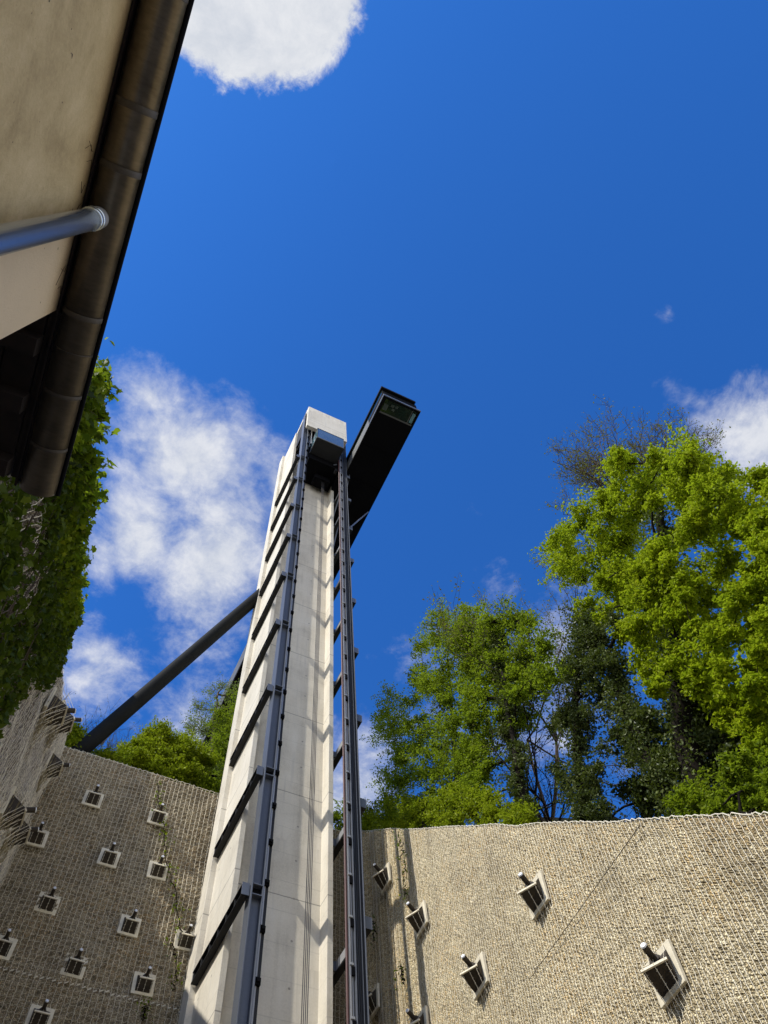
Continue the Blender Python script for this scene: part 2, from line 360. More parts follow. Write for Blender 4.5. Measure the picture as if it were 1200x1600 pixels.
def rock_wall(root, pt, u0, u1, zlo, top, mat, wmat, pitch, hpitch, rv, rh, seed, cell=0.085, folds=None, jit=0.028, lf=1.0):
    """pt(u, out, z) gives the point; out is the distance from the wall plane towards the viewer's side"""
    nu = int((u1 - u0) / cell) + 1; nz = int((top(np.array([u0, u1])).max() - zlo) / cell) + 1
    U = np.linspace(u0, u1, nu); T = top(U) + 0.022 * smooth_noise((nu, 2), 14, seed + 5)[:, 0]
    S = np.linspace(0, 1, nz)
    Zg = zlo + (T - zlo)[:, None] * S[None, :]
    lowf = lf * (0.05 * smooth_noise((nu, nz), 26, seed) + 0.03 * smooth_noise((nu, nz), 9, seed + 1))
    if folds is not None: lowf = lowf + folds(U)[:, None]
    disp = lowf + jit * np.random.default_rng(seed + 2).standard_normal((nu, nz)).clip(-2, 2)
    disp[:, -1] = lowf[:, -1] - 0.02
    pts = pt(np.repeat(U, nz), disp.reshape(-1), Zg.reshape(-1))
    m = MB(); m.add(pts, grid_faces(nu, nz))
    # the plain foot of the wall and its rolled-back lip
    a = pt(U, disp[:, 0], Zg[:, 0]); b = pt(U, disp[:, 0] * 0, np.full(nu, -1.6)); m.add(np.concatenate([np.stack([b, a], 1).reshape(-1, 3)]), grid_faces(nu, 2))
    a = pt(U, disp[:, -1], Zg[:, -1]); b = pt(U, np.full(nu, -0.6), Zg[:, -1] - 0.12); m.add(np.stack([a, b], 1).reshape(-1, 3), grid_faces(nu, 2))
    m.build('stone_face', mat, root, smooth=False)
    # wire net
    def depth(u, z):
        i = np.clip(((u - u0) / (u1 - u0) * (nu - 1)).round().astype(int), 0, nu - 1)
        s = np.clip((z - zlo) / (T[i] - zlo), 0, 1); j = (s * (nz - 1)).round().astype(int)
        return lowf[i, j]
    r_ = np.random.default_rng(seed + 3)
    pol = []
    for u in np.arange(u0 + 0.05, u1, pitch):
        zt = float(np.interp(u, U, T))
        zz = np.arange(zlo, zt + 0.02, 0.12)
        ph = r_.uniform(0, 6.28)
        uu = u + pitch * (0.05 * np.where(np.arange(len(zz)) % 2 == 0, 1, -1) + 0.06 * np.sin(zz * 0.35 + ph) + 0.05 * r_.standard_normal())
        uu = np.clip(uu, u0, u1)
        ou = depth(uu, zz) + 0.045 + 0.01 * r_.standard_normal(len(zz))
        P = pt(uu, ou, zz)
        loop = pt(np.array([uu[-1] + 0.02, uu[-1] + 0.05]), np.array([ou[-1] - 0.03, -0.15]), np.array([zt + 0.045 + 0.03 * r_.random(), zt + 0.01]))
        pol.append(np.concatenate([P, loop]))
    v1, f1 = wires(pol, rv)
    pol = []
    zmax = T.max()
    for z in np.arange(zlo + 0.1, zmax, hpitch):
        ok = U[T > z + 0.03]
        if len(ok) < 4: continue
        uu = np.arange(ok.min(), ok.max(), pitch * 0.5)
        zz = z + 0.025 * np.where(np.arange(len(uu)) % 2 == 0, 1, -1) + 0.05 * np.sin(uu * 0.6 + z) * 0.5
        pol.append(pt(uu, depth(uu, zz) + 0.05 + 0.015 * r_.standard_normal(len(uu)), zz))
    v2, f2 = wires(pol, rh)
    net = mesh_obj('wire_net', np.concatenate([v1, v2]), np.concatenate([f1, f2 + len(v1)]), wmat, root)
    # top cable with a few loose loops
    c = MB(); uu = np.arange(u0, u1, 0.09)
    zt = np.interp(uu, U, T)
    c.tube(pt(uu, 0.02 + 0.02 * np.sin(uu * 23), zt + 0.02 + 0.018 * np.sin(uu * 31) + 0.012 * r_.standard_normal(len(uu))), 0.014, 5)
    c.build('edge_cable', wmat, root)
    return depth

def pt_r(u, o, z): return D[None, :] * np.asarray(u)[:, None] + V[None, :] * (VR - np.asarray(o))[:, None] + np.array([[0, 0, 1.0]]) * np.asarray(z)[:, None]
def pt_l(u, o, z): return D[None, :] * np.asarray(u)[:, None] + V[None, :] * (VL + np.asarray(o))[:, None] + np.array([[0, 0, 1.0]]) * np.asarray(z)[:, None]
def pt_b(u, o, z): return np.stack([np.asarray(u, float), YW - np.asarray(o, float), np.asarray(z, float)], -1)

wall_r = thing('retaining_wall', 'sunlit tan stone wall under wire net on the right, its top sloping down below the trees', 'rock wall', UV(15, VR, -1.6))
def folds_r(u):
    k = np.clip((u - 20.8) / 1.2, 0, 1)
    return k * (0.10 * np.sin(u * 5.2) + 0.07 * np.sin(u * 9.1 + 1)) - 0.05 * k
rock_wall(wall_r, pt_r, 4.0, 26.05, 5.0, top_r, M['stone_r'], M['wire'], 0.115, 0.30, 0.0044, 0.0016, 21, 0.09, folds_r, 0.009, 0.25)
wall_b = thing('retaining_wall', 'shaded brown stone wall under a square wire net, left of the concrete tower', 'rock wall', (5.5, YW, -1.6))
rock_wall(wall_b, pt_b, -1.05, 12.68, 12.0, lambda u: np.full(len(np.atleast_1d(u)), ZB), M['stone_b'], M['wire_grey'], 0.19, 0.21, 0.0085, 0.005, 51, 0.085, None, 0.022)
wall_l = thing('retaining_wall', 'grey netted stone wall in shade at the far left below the climbing vine', 'rock wall', UV(14, VL, -1.6))
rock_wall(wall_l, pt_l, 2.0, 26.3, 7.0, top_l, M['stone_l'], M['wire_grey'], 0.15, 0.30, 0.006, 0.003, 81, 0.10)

# darker level seams where two net widths are laced together
def seam(root, pts, name='net_seam', mat='chair', r=0.02):
    m = MB(); m.tube(pts, r, 5); return m.build(name, M[mat], root)
uu = np.arange(10.0, 15.6, 0.12); seam(wall_r, pt_r(uu, np.full(len(uu), 0.09) + 0.005 * rng.standard_normal(len(uu)), 12.46 + 0.008 * rng.standard_normal(len(uu))), r=0.009)
uu = np.arange(-1.0, 5.9, 0.22)
m = MB()
for k, x in enumerate(np.arange(-1.0, 5.9, 0.19)):
    z = 16.6 + 0.02 * rng.standard_normal(); m.tube([(x, YW - 0.10, z), (x + 0.10, YW - 0.115, z + 0.055)], 0.021, 5)
m.build('lacing', M['wire'], wall_b)

# ------------------------------------------------------------------ ground anchors
def anchor_proto(skew, tilt):
    root = thing('ground_anchor', '', 'rock anchor', (0, 0, 0), 'steel rock anchors in the netted walls')
    def part(name, m, mat, bevel=0.0, parent=root): return m.build(name, mat, parent, bevel)
    # local frame: wall plane y=0, outward -y; the tendon leaves the wall turned by skew and raised by tilt
    ax = np.array([math.sin(skew) * math.cos(tilt), -math.cos(skew) * math.cos(tilt), math.sin(tilt)])
    rt = np.array([math.cos(skew), math.sin(skew), 0.0]); up = np.cross(rt, ax); up = -up if up[2] < 0 else up
    c0 = np.array([0, -0.135, 0.0])
    def L(a, o, h): return c0 + rt * a + ax * o + up * h
    m = MB(); m.box(-0.46, 0.46, -0.135, -0.04, -0.46, 0.46); part('base_plate', m, M['plate'], 0.015)
    m = MB()
    e = [L(-0.29, 0.40, -0.20), L(0.29, 0.40, -0.20), L(0.29, 0.40, -0.09), L(-0.29, 0.40, -0.09)]
    m.add([(-0.31, -0.134, -0.34), (0.31, -0.134, -0.34), (0.31, -0.134, 0.32), (-0.31, -0.134, 0.32)] + e,
          [(0, 1, 5, 4), (4, 5, 6, 7), (0, 4, 7, 3), (1, 2, 6, 5), (3, 7, 6, 2)])
    part('anchor_chair', m, M['chair'], 0.008)
    m = MB(); m.box(-0.31, 0.31, 0.401, 0.445, -0.215, -0.15, L); part('edge_bar', m, M['plate'], 0.006)
    m = MB(); m.tube([L(0, 0.02, 0.07), L(0, 0.27, 0.07), L(0, 0.271, 0.07), L(0, 0.34, 0.07)], [0.15, 0.15, 0.115, 0.115], 14); part('collar', m, M['chair'])
    m = MB(); m.tube([L(0, 0.30, 0.07), L(0, 0.70, 0.07)], 0.072, 12); b = part('anchor_bolt', m, M['chair'])  # collar and bolt coloured dark: underside shade put into the colour
    m = MB(); m.tube([L(0, 0.701, 0.07), L(0, 0.73, 0.07)], [0.074, 0.055], 12); part('bolt_tip', m, M['bolt_tip'], 0.0, b)
    m = MB()
    for x in (-0.25, 0.0, 0.25):
        q0 = L(x, 0.46, -0.18); q1 = np.array([x * 1.05, -0.09, -0.66])
        m.tube([np.array([x * 1.05, -0.12, 0.52]), L(x, 0.30, 0.22), q0, q1], 0.0065, 5)
        for k in range(5):
            p = q0 + (q1 - q0) * (k + 1) / 6; m.tube([p + np.array([-0.03, 0, 0]), p + np.array([0.03, 0, 0.012])], 0.006, 4)
    part('net_strand', m, M['wire'])
    return root
protos = {}
def get_proto(key):
    if key not in protos: protos[key] = anchor_proto(*key); return protos[key], True
    return protos[key], False
def copy_tree(o, parent=None):
    c = o.copy(); COL.objects.link(c); c.parent = parent
    for ch in o.children: copy_tree(ch, c)
    return c
def place_anchor(loc, rz, label, tilt=0.0, s=1.0, kind=(0.0, 0.30)):
    src, fresh = get_proto(kind)
    o = src if fresh else copy_tree(src)
    o.location = loc; o.rotation_euler = (0, tilt, rz); o.scale = (s, s, s); o['label'] = label
    return o
BACK_A = [((146, 1247), 'rock anchor in the shaded back wall, topmost on its left, close under the wall edge'),
          ((247, 1276), 'rock anchor with ivy hanging onto it, high on the shaded back wall'),
          ((58, 1307), 'rock anchor of the shaded back wall hard against the left corner, second row'),
          ((171, 1339), 'rock anchor in the middle of the second row of the shaded back wall'),
          ((247, 1359), 'rock anchor behind several net strands, below the one hung with ivy'),
          ((75, 1410), 'left rock anchor of the third row of the shaded back wall'),
          ((203, 1445), 'middle rock anchor of the third row of the shaded back wall'),
          ((290, 1468), 'half overgrown dark rock anchor right beside the concrete tower'),
          ((4, 1478), 'rock anchor cut off by the left edge of the photo'),
          ((117, 1508), 'rock anchor just above the whitish lacing line, on its left half'),
          ((225, 1536), 'rock anchor just above the whitish lacing line, on its right half'),
          ((62, 1590), 'lowest rock anchor of the back wall, below the whitish lacing line')]
rnd = random.Random(3)
for (p, lab) in BACK_A:
    q = on_y(p[0], p[1], YW - 0.15); place_anchor((q[0], YW, q[2]), rnd.uniform(-0.04, 0.04), lab, rnd.uniform(-0.05, 0.05), 0.80)
RIGHT_A = [((600, 1372), 'rock anchor in the shadowed folds right beside the tower, highest on the right wall'),
           ((655, 1436), 'rock anchor of the sunlit wall nearest the tower shadow'),
           ((836, 1398), 'rock anchor of the sunlit wall close under its top edge, below the trees'),
           ((745, 1524), 'rock anchor in the lower middle of the sunlit wall'),
           ((1036, 1520), 'largest and nearest rock anchor, on the right of the sunlit wall'),
           ((656, 1606), 'rock anchor of the sunlit wall cut off by the bottom edge of the photo'),
           ((582, 1565), 'dark rock anchor in the tower shadow, right next to the steel column')]
for (p, lab) in RIGHT_A:
    q = on_v(p[0], p[1], VR - 0.15); q = UV(q.dot(D), VR, q[2])
    place_anchor(q, -AZ + math.pi / 2 * -1, lab, rnd.uniform(-0.03, 0.03), 0.95, (0.50, 0.28))
LEFT_A = [((15.9, 17.6), 'rock anchor of the grey left wall just under the hanging vine'),
          ((18.9, 20.6), 'rock anchor of the grey left wall nearest the sky, its bolt against the sky'),
          ((22.0, 21.7), 'rock anchor at the far end of the grey left wall, next to the corner'),
          ((17.6, 15.5), 'rock anchor low on the grey left wall at the edge of the photo'),
          ((20.9, 17.8), 'rock anchor of the grey left wall, right of the lowest one')]
for (p, lab) in LEFT_A:
    a = place_anchor(UV(p[0], VL, p[1]), -AZ + math.pi / 2, lab, rnd.uniform(-0.1, 0.1), 1.0)

# net pulled into tents over the left anchors, with dry grass caught in it
for (u, z) in [p for p, _ in LEFT_A]:
    m = MB()
    for k in range(7):
        du = -0.45 + 0.15 * k
        m.tube([UV(u + du * 1.3, VL + 0.08, z + 0.7), UV(u + du, VL + 0.58, z + 0.0), UV(u + du * 1.2, VL + 0.26, z - 0.5), UV(u + du * 1.4, VL + 0.06, z - 0.95)], 0.008, 4)
    m.build('net_tent', M['wire_grey'], wall_l)
    m = MB()
    for k in range(150):
        a = rng.uniform(-0.5, 0.5); h = rng.uniform(-1.1, 0.1)
        o = 0.08 + 0.45 * (1 - abs(h) / 1.2) * rng.random()
        p0 = UV(u + a, VL + o, z + h); m.tube([p0, p0 + np.array([0.03, rng.normal(0, 0.12), 0.35 * rng.uniform(0.3, 1)])], [0.010, 0.003], 3, False)
    m.build('dry_grass', M['dry'], wall_l)

# ------------------------------------------------------------------ lift tower
tower = thing('lift_tower', 'tall pale concrete lift shaft with grey steel columns and ring beams on its outside', 'lift tower', (8, 23, -1.6))
pl = [(6.10, 22.0), (6.31, 22.0), (6.31, 22.65), (9.65, 22.65), (9.65, 22.0), (9.87, 22.0), (9.87, 24.55), (10.20, 24.55), (10.20, 25.36), (5.87, 25.36), (5.87, 24.55), (6.10, 24.55)]
m = MB(); m.prism(pl, -1.6, 67.35); m.build('concrete_shaft', M['concrete'], tower, 0.012)
# head
m = MB(); m.box(6.23, 9.95, 19.4, 19.72, 62.6, 68.0); m.box(6.23, 9.95, 19.72, 25.36, 67.4, 68.0)
m.box(9.70, 9.95, 19.72, 22.0, 62.6, 67.4)
head = m.build('tower_head', M['concrete'], tower, 0.02)
m = MB(); m.box(6.27, 6.33, 20.6, 22.0, 63.4, 67.4); m.build('side_panel', M['dark_steel'], head)
m = MB(); m.box(6.4, 9.65, 21.2, 22.0, 62.9, 67.38); m.build('machine_housing', M['black'], head)
m = MB()
for y in (19.95, 20.25, 20.6, 20.95): m.tube([(6.9, y, 60.0), (6.9, y, 67.3)], 0.04, 6)
for z in (61.5, 63.5, 65.5): m.tube([(6.9, 19.9, z), (6.9, 21.0, z)], 0.035, 6)
m.build('guide_frame', M['pale_steel'], head)

RZ = [17.37 + 4.87 * k for k in range(-3, 0)] + [17.37, 22.5, 27.48, 32.7, 37.58, 42.4, 47.0, 51.8, 56.3]
for z in RZ:
    for side in (0, 1):
        m = MB(); x0, x1 = (5.865, 6.09) if side == 0 else (10.11, 10.34)
        m.box(x0, x1, 19.98, 24.53, z - 0.035, z); m.box(x0, x1, 19.98, 24.53, z - 0.42, z - 0.385)
        xc = (x0 + x1) / 2; m.box(xc - 0.015, xc + 0.015, 19.98, 24.53, z - 0.384, z - 0.036)
        for y in (20.0, 20.7, 21.45, 22.2, 22.95, 23.7, 24.45): m.box(x0 + 0.02, x1 - 0.02, y, y + 0.03, z - 0.383, z - 0.037)
        b = m.build('ring_beam', M['dark_steel'], tower, 0.006)
        if side == 1:
            m = MB(); m.box(x0 - 0.012, x0 - 0.002, 20.25, 24.5, z - 0.36, z - 0.05); m.build('lit_face', M['pale_steel'], b)  # pale strip paints bounced sun on the beam's inner side
        m = MB()
        if side == 0:
            m.box(5.85, 6.10, 19.96, 19.978, z - 0.43, z + 0.01); m.box(6.092, 6.128, 19.99, 20.2, z - 0.40, z - 0.02)
        else:
            m.box(10.10, 10.35, 19.96, 19.978, z - 0.43, z + 0.01); m.box(10.072, 10.108, 19.99, 20.2, z - 0.38, z - 0.04)
        m.build('end_plate', M['steel'], b, 0.005)
        for y in (22.3, 22.9, 23.5, 24.1):
            m = MB()
            xa, xb = (6.0915, 6.0985) if side == 0 else (9.872, 10.096)
            m.box(xa, xb, y - 0.05, y + 0.05, z - 0.38, z - 0.05); m.build('spacer', M['steel'], b)
# left column: I-section whose web faces the viewer
zt = 67.2
m = MB(); m.box(6.13, 6.17, 19.86, 20.36, -1.6, zt); m.box(6.50, 6.54, 19.86, 20.36, -1.6, zt); m.box(6.172, 6.498, 20.09, 20.13, -1.6, zt)
for z in RZ:
    m.box(6.172, 6.498, 19.87, 20.088, z - 0.03, z + 0.01); m.box(6.172, 6.498, 19.87, 20.088, z - 0.40, z - 0.36)
cl = m.build('steel_column', M['steel'], tower, 0.006)
for z in RZ:
    m = MB(); m.box(6.18, 6.49, 20.06, 20.085, z - 0.355, z - 0.035); m.build('gap_shade', M['black'], cl)  # black sheet painting the shade between the two stiffeners
m = MB(); m.box(6.58, 6.63, 20.0, 20.16, -1.6, 64); m.build('guide_rail', M['pale_steel'], cl)
m = MB(); m.box(6.65, 6.74, 20.04, 20.2, -1.6, 64); m.build('cable_tray', M['dark_steel'], cl)
for z in np.arange(3.0, 63, 1.62):
    m = MB(); m.box(6.55, 6.73, 19.93, 20.03, z - 0.12, z + 0.10); m.box(6.60, 6.70, 19.88, 19.93, z - 0.05, z + 0.05)
    m.build('rail_clamp', M['black'], cl)
# right column with its pipe and rail
m = MB(); m.box(9.68, 9.71, 19.90, 20.36, -1.6, 66); m.box(10.04, 10.07, 19.90, 20.36, -1.6, 66); m.box(9.712, 10.038, 20.08, 20.12, -1.6, 66)
for z in RZ: m.box(9.712, 10.038, 19.99, 20.078, z - 0.03, z + 0.01); m.box(9.712, 10.038, 19.99, 20.078, z - 0.40, z - 0.36)
cr = m.build('steel_column', M['steel'], tower, 0.006)
m = MB(); m.tube([(9.43, 20.0, -1.6), (9.43, 20.0, 60)], 0.042, 10); m.build('standpipe', M['red_pipe'], cr)
m = MB(); m.box(9.50, 9.55, 19.96, 20.12, -1.6, 62); m.box(9.60, 9.635, 20.0, 20.14, -1.6, 62); m.build('guide_rail', M['pale_steel'], cr)
for x, r in ((9.745, 0.024), (9.80, 0.02), (9.852, 0.026), (9.91, 0.02), (9.96, 0.024), (10.01, 0.018)):
    m = MB(); m.tube([(x, 20.0 - r, -1.6), (x, 20.0 - r, 64)], r, 6); m.build('conduit', M['dark_steel'], cr)
m = MB(); m.box(9.775, 9.783, 19.93, 20.05, -1.6, 64); m.box(9.93, 9.94, 19.93, 20.05, -1.6, 64); m.build('tray_divider', M['steel'], cr)
for z in np.arange(2.6, 60, 1.62):
    m = MB(); m.box(9.50, 9.62, 19.91, 19.955, z - 0.03, z + 0.045); k = m.build('rail_clamp', M['pale_steel'], cr)
    m = MB(); m.box(9.555, 9.66, 19.92, 19.99, z - 0.34, z - 0.06); m.build('clamp_base', M['black'], k)
for k in range(4):
    m = MB(); m.tube([(8.68 + 0.062 * k, 21.65, -1.6), (8.68 + 0.062 * k, 21.65, 58.7)], 0.0155, 6); m.build('hoist_rope', M['cable'], tower)
# small tie rods to the bridge
for p, q in (((10.2, 19.95, 46.9), (13.38, 22.85, 58.1)), ((10.25, 24.0, 46.9), (10.6, 20.5, 58.1)), ((10.1, 24.4, 51.7), (10.35, 20.6, 58.1))):
    m = MB(); m.tube([p, q], 0.055, 8); m.build('tie_rod', M['steel'], tower)

# ------------------------------------------------------------------ cabin
cab = thing('lift_cabin', 'glazed dark lift cabin hanging at the top of the shaft under its concrete head', 'lift cabin', (8.2, 20.5, 58.6))
m = MB(); m.box(7.03, 9.40, 18.92, 20.40, 58.97, 59.17); fl = m.build('cabin_floor', M['dark_steel'], cab, 0.02)
m = MB(); m.box(7.01, 9.42, 18.87, 18.918, 58.95, 59.12); m.box(6.985, 7.028, 18.92, 20.40, 58.96, 59.12); m.build('floor_edge', M['grey_panel'], fl, 0.005)
m = MB(); m.box(7.06, 9.37, 18.90, 18.93, 59.19, 61.25); gl = m.build('front_glass', M['glass'], cab)
m = MB(); m.box(7.03, 9.40, 18.885, 18.935, 61.255, 61.31); m.box(7.03, 7.06, 18.88, 18.94, 59.19, 61.25); m.box(9.37, 9.40, 18.88, 18.94, 59.19, 61.25)
m.build('frame', M['dark_steel'], gl)
m = MB(); m.box(7.035, 7.05, 18.94, 20.38, 59.19, 61.25); m.box(9.372, 9.39, 18.94, 20.38, 59.19, 61.25); m.build('side_glass', M['pale_glass'], cab)
m = MB(); m.box(7.03, 9.40, 18.94, 20.40, 61.32, 61.5); m.build('cabin_roof', M['dark_steel'], cab)
m = MB(); m.box(6.82, 9.63, 20.42, 22.58, 58.05, 61.5); m.build('rear_housing', M['black'], cab, 0.02)
m = MB(); m.box(8.0, 9.3, 21.45, 22.3, 57.3, 58.04); m.build('machine_pan', M['black'], cab, 0.02)
m = MB(); m.box(6.80, 7.0, 20.43, 20.75, 57.6, 58.04); m.box(9.3, 9.5, 20.43, 20.75, 57.6, 58.04); m.build('guide_shoe', M['dark_steel'], cab, 0.01)
m = MB(); m.tube([(8.2, 22.3, 57.5), (8.62, 22.3, 57.45)], 0.05, 6); m.tube([(9.1, 20.3, 58.3), (9.35, 20.2, 58.4)], 0.045, 6); m.build('guide_arm', M['steel'], cab)

# ------------------------------------------------------------------ bridge
br = thing('footbridge', 'long dark enclosed footbridge high beside the tower head with a glazed end', 'footbridge', (11.9, 13.4, 58.0))
m = MB(); m.box(10.27, 13.47, 13.33, 13.50, 58.1, 58.4); m.box(10.27, 10.50, 13.502, 14.70, 58.1, 58.4); m.box(13.30, 13.47, 13.502, 14.70, 58.1, 58.4)
m.box(10.27, 13.47, 14.702, 75.0, 58.1, 58.4); m.box(9.4, 10.268, 27.0, 75.0, 58.1, 58.4)
dk = m.build('deck', M['black'], br, 0.01)
m = MB()
for y in np.arange(17.5, 70, 3.1): m.box(10.30, 13.44, y, y + 0.06, 58.06, 58.098)
m.build('deck_joint', M['black'], dk)
m = MB(); m.box(10.27, 13.47, 13.27, 13.328, 58.08, 58.36); m.box(10.21, 10.268, 13.27, 16.0, 58.08, 58.36); m.build('edge_trim', M['steel'], dk, 0.006)
m = MB(); m.box(10.502, 13.298, 13.502, 14.698, 58.2, 58.26); gf = m.build('floor_window', M['dark_glass'], br)
m = MB(); m.box(10.50, 13.30, 14.60, 14.698, 58.10, 58.19); m.box(12.86, 12.90, 13.502, 14.60, 58.11, 58.19); m.build('window_frame', M['grey_panel'], gf)
m = MB(); m.box(12.98, 13.24, 13.7, 14.5, 58.14, 58.19); m.build('pane', M['pale_glass'], gf)
m = MB(); m.box(10.6, 10.95, 13.9, 14.4, 58.12, 58.19); m.box(11.15, 11.4, 13.75, 13.95, 58.12, 58.19); m.box(11.5, 11.72, 13.72, 13.9, 58.12, 58.19); m.box(11.32, 11.55, 14.05, 14.2, 58.12, 58.19)  # pale blocks imitate reflections in the floor glass
m.build('lamp_reflection', mat_plain('faint_lamp_reflection', (0.055, 0.07, 0.06), 0.4), gf)
m = MB(); m.box(10.35, 13.40, 13.55, 13.62, 58.42, 60.5); m.build('end_glazing', M['black'], br)
m = MB(); m.box(10.30, 10.36, 13.63, 75, 59.6, 60.5); m.build('side_glazing', M['dark_glass'], br)
m = MB(); m.box(10.28, 10.34, 13.63, 16.0, 58.42, 59.59); m.build('dark_panel', M['black'], br)
m = MB(); m.box(10.235, 10.34, 16.05, 75, 58.12, 59.59); m.build('side_panel', M['grey_panel'], br, 0.01)
m = MB(); m.box(13.40, 13.46, 13.63, 75, 58.42, 60.5); m.build('side_panel', M['black'], br)
m = MB(); m.box(10.20, 13.30, 13.33, 75, 60.52, 60.85); m.build('roof', M['black'], br, 0.01)
m = MB(); m.box(9.38, 9.44, 27.0, 75, 58.42, 60.4); m.build('side_panel', M['grey_panel'], br)

m = MB(); m.box(9.66, 10.25, 20.55, 24.4, 57.3, 61.4); m.build('vestibule', M['black'], br)

# ------------------------------------------------------------------ inclined strut
strut = thing('steel_strut', 'long dark inclined tubular strut leaning from the hillside to the side of the tower', 'strut', (-0.6, 26.4, 26.0))
pA = np.array([6.3, 24.85, 43.4]); pB = np.array([-0.75, 26.35, 26.2]); dr = pA - pB
m = MB(); m.tube([pB + dr * a for a in np.linspace(0, 1, 12)], 0.365, 40); m.build('tube', M['strut'], strut, smooth=True)
m = MB(); m.tube([pB + dr * 0.005, pB + dr * 0.03], 0.44, 28); m.build('foot_collar', M['dark_steel'], strut)
m = MB(); m.box(-1.0, 0.0, 25.95, 27.0, 25.2, 26.3); m.build('footing', M['concrete'], strut)

# ------------------------------------------------------------------ house at the left
house = thing('house', 'cream rendered house corner with dark eaves overhead, close at the left', 'house', UV(-1.5, -0.8, -1.6))
def tfh(a, b, c): return UV(a, b, c)
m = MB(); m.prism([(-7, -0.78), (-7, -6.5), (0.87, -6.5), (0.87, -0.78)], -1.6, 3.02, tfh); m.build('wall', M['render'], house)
# roof: underside of dark boards, tiles above
m = MB(); k = 0.8
m.add([UV(-7, -0.625, 3.10), UV(1.63, -0.625, 3.10), UV(1.63, -6.5, 3.10 + 5.875 * k), UV(-7, -6.5, 3.10 + 5.875 * k),
       UV(-7, -0.625, 3.16), UV(1.63, -0.625, 3.16), UV(1.63, -6.5, 3.16 + 5.875 * k), UV(-7, -6.5, 3.16 + 5.875 * k)],
      [(0, 3, 2, 1), (4, 5, 6, 7), (0, 1, 5, 4), (1, 2, 6, 5), (2, 3, 7, 6), (3, 0, 4, 7)])
rf = m.build('roof', M['tile'], house)
m = MB()
for b in np.arange(-1.55, -0.77, 0.125):
    m.box(0.875, 1.60, b, b + 0.118, 3.005 + 0.004 * (int(b * 80) % 3), 3.04, tfh)
m.build('eave_board', M['wood'], rf)
m = MB()
for u in (0.98, 1.22, 1.50): m.box(u, u + 0.07, -1.6, -0.80, 2.93, 3.003, tfh)
m.build('rafter', M['wood'], rf)
m = MB(); m.box(0.90, 1.60, -1.60, -1.56, 2.60, 3.0, tfh); m.build('eave_beam', M['wood'], rf)
# gutter: half round trough
gr_, gv, gz = 0.0735, -0.6925, 3.045
def half_round(u0, u1, r0, r1, thick):
    m = MB(); th = np.linspace(math.pi, 2 * math.pi, 25)
    vs = []
    for u in (u0, u1):
        for r in (r1, r0):
            for t in th: vs.append(UV(u, gv + r * math.cos(t), gz + r * math.sin(t)))
    n = len(th); f = []
    for j in range(n - 1):
        f += [(j, j + 1, 2 * n + j + 1, 2 * n + j), (n + j + 1, n + j, 3 * n + j, 3 * n + j + 1), (j + 1, j, n + j, n + j + 1), (2 * n + j, 2 * n + j + 1, 3 * n + j + 1, 3 * n + j)]
    f += [(0, 2 * n, 3 * n, n), (n - 1, 2 * n - 1, 4 * n - 1, 3 * n - 1)]
    return m.add(vs, f)
gut = half_round(-6, 1.63, gr_ - 0.003, gr_, 0).build('gutter', M['gutter'], house, smooth=True)
m = MB(); th = np.linspace(math.pi, 2 * math.pi, 25)
m.add([UV(1.631, gv + gr_ * math.cos(t), gz + gr_ * math.sin(t)) for t in th], [tuple(range(25))]); m.build('end_cap', M['gutter'], gut)
m = MB(); m.tube([UV(-6, gv + gr_ + 0.004, gz + 0.004), UV(1.635, gv + gr_ + 0.004, gz + 0.004)], 0.0115, 10); m.build('rim_bead', M['black'], gut)  # bead coloured black to hold its shade
m = MB(); m.box(-6, 1.63, -0.777, gv - gr_ - 0.002, 3.0, 3.09, tfh); m.build('fascia', M['wood'], gut)
for u, hw in ((-0.27, 0.011), (0.098, 0.012), (0.306, 0.011), (0.855, 0.010), (1.0, 0.002), (1.18, 0.008), (1.417, 0.007)):
    half_round(u - hw, u + hw, gr_ + 0.0003, gr_ + 0.0018, 0).build('joint_band', M['band'], gut, 0.0007, True)
dpx = (0.487, -0.71)
m = MB(); m.tube([UV(*dpx, -1.6), UV(*dpx, 1.0), UV(*dpx, 2.90)], 0.0365, 32); dp = m.build('downpipe', M['zinc'], house, smooth=True)
m = MB(); m.tube([UV(*dpx, z) for z in (2.875, 2.88, 2.895, 2.90)], [0.0375, 0.0415, 0.0415, 0.0375], 28)
m.tube([UV(*dpx, z) for z in (2.905, 2.91, 2.918, 2.922)], [0.0375, 0.042, 0.042, 0.0375], 28); m.build('pipe_collar', M['zinc'], dp, smooth=True)
m = MB(); m.tube([UV(*dpx, z) for z in (2.90, 2.94, 2.985)], [0.0375, 0.038, 0.0385], 28); m.build('outlet', M['pale_steel'], dp, smooth=True)
m = MB(); m.box(0.43, 0.545, -0.778, -0.757, 0.6, 0.64, tfh); m.build('pipe_bracket', M['pale_steel'], dp)
# old cobweb-like stems under the eave
m = MB()
for k in range(9):
    u = rng.uniform(0.28, 0.5) if k < 6 else rng.uniform(0.55, 0.86); z = rng.uniform(2.93, 3.0)
    m.tube([UV(u, -0.775, z), UV(u + rng.normal(0, 0.02), -0.772, z - 0.03), UV(u + rng.normal(0, 0.03), -0.774, z - rng.uniform(0.05, 0.09))], 0.0008, 4)
m.build('dry_stem', M['bark'], house)

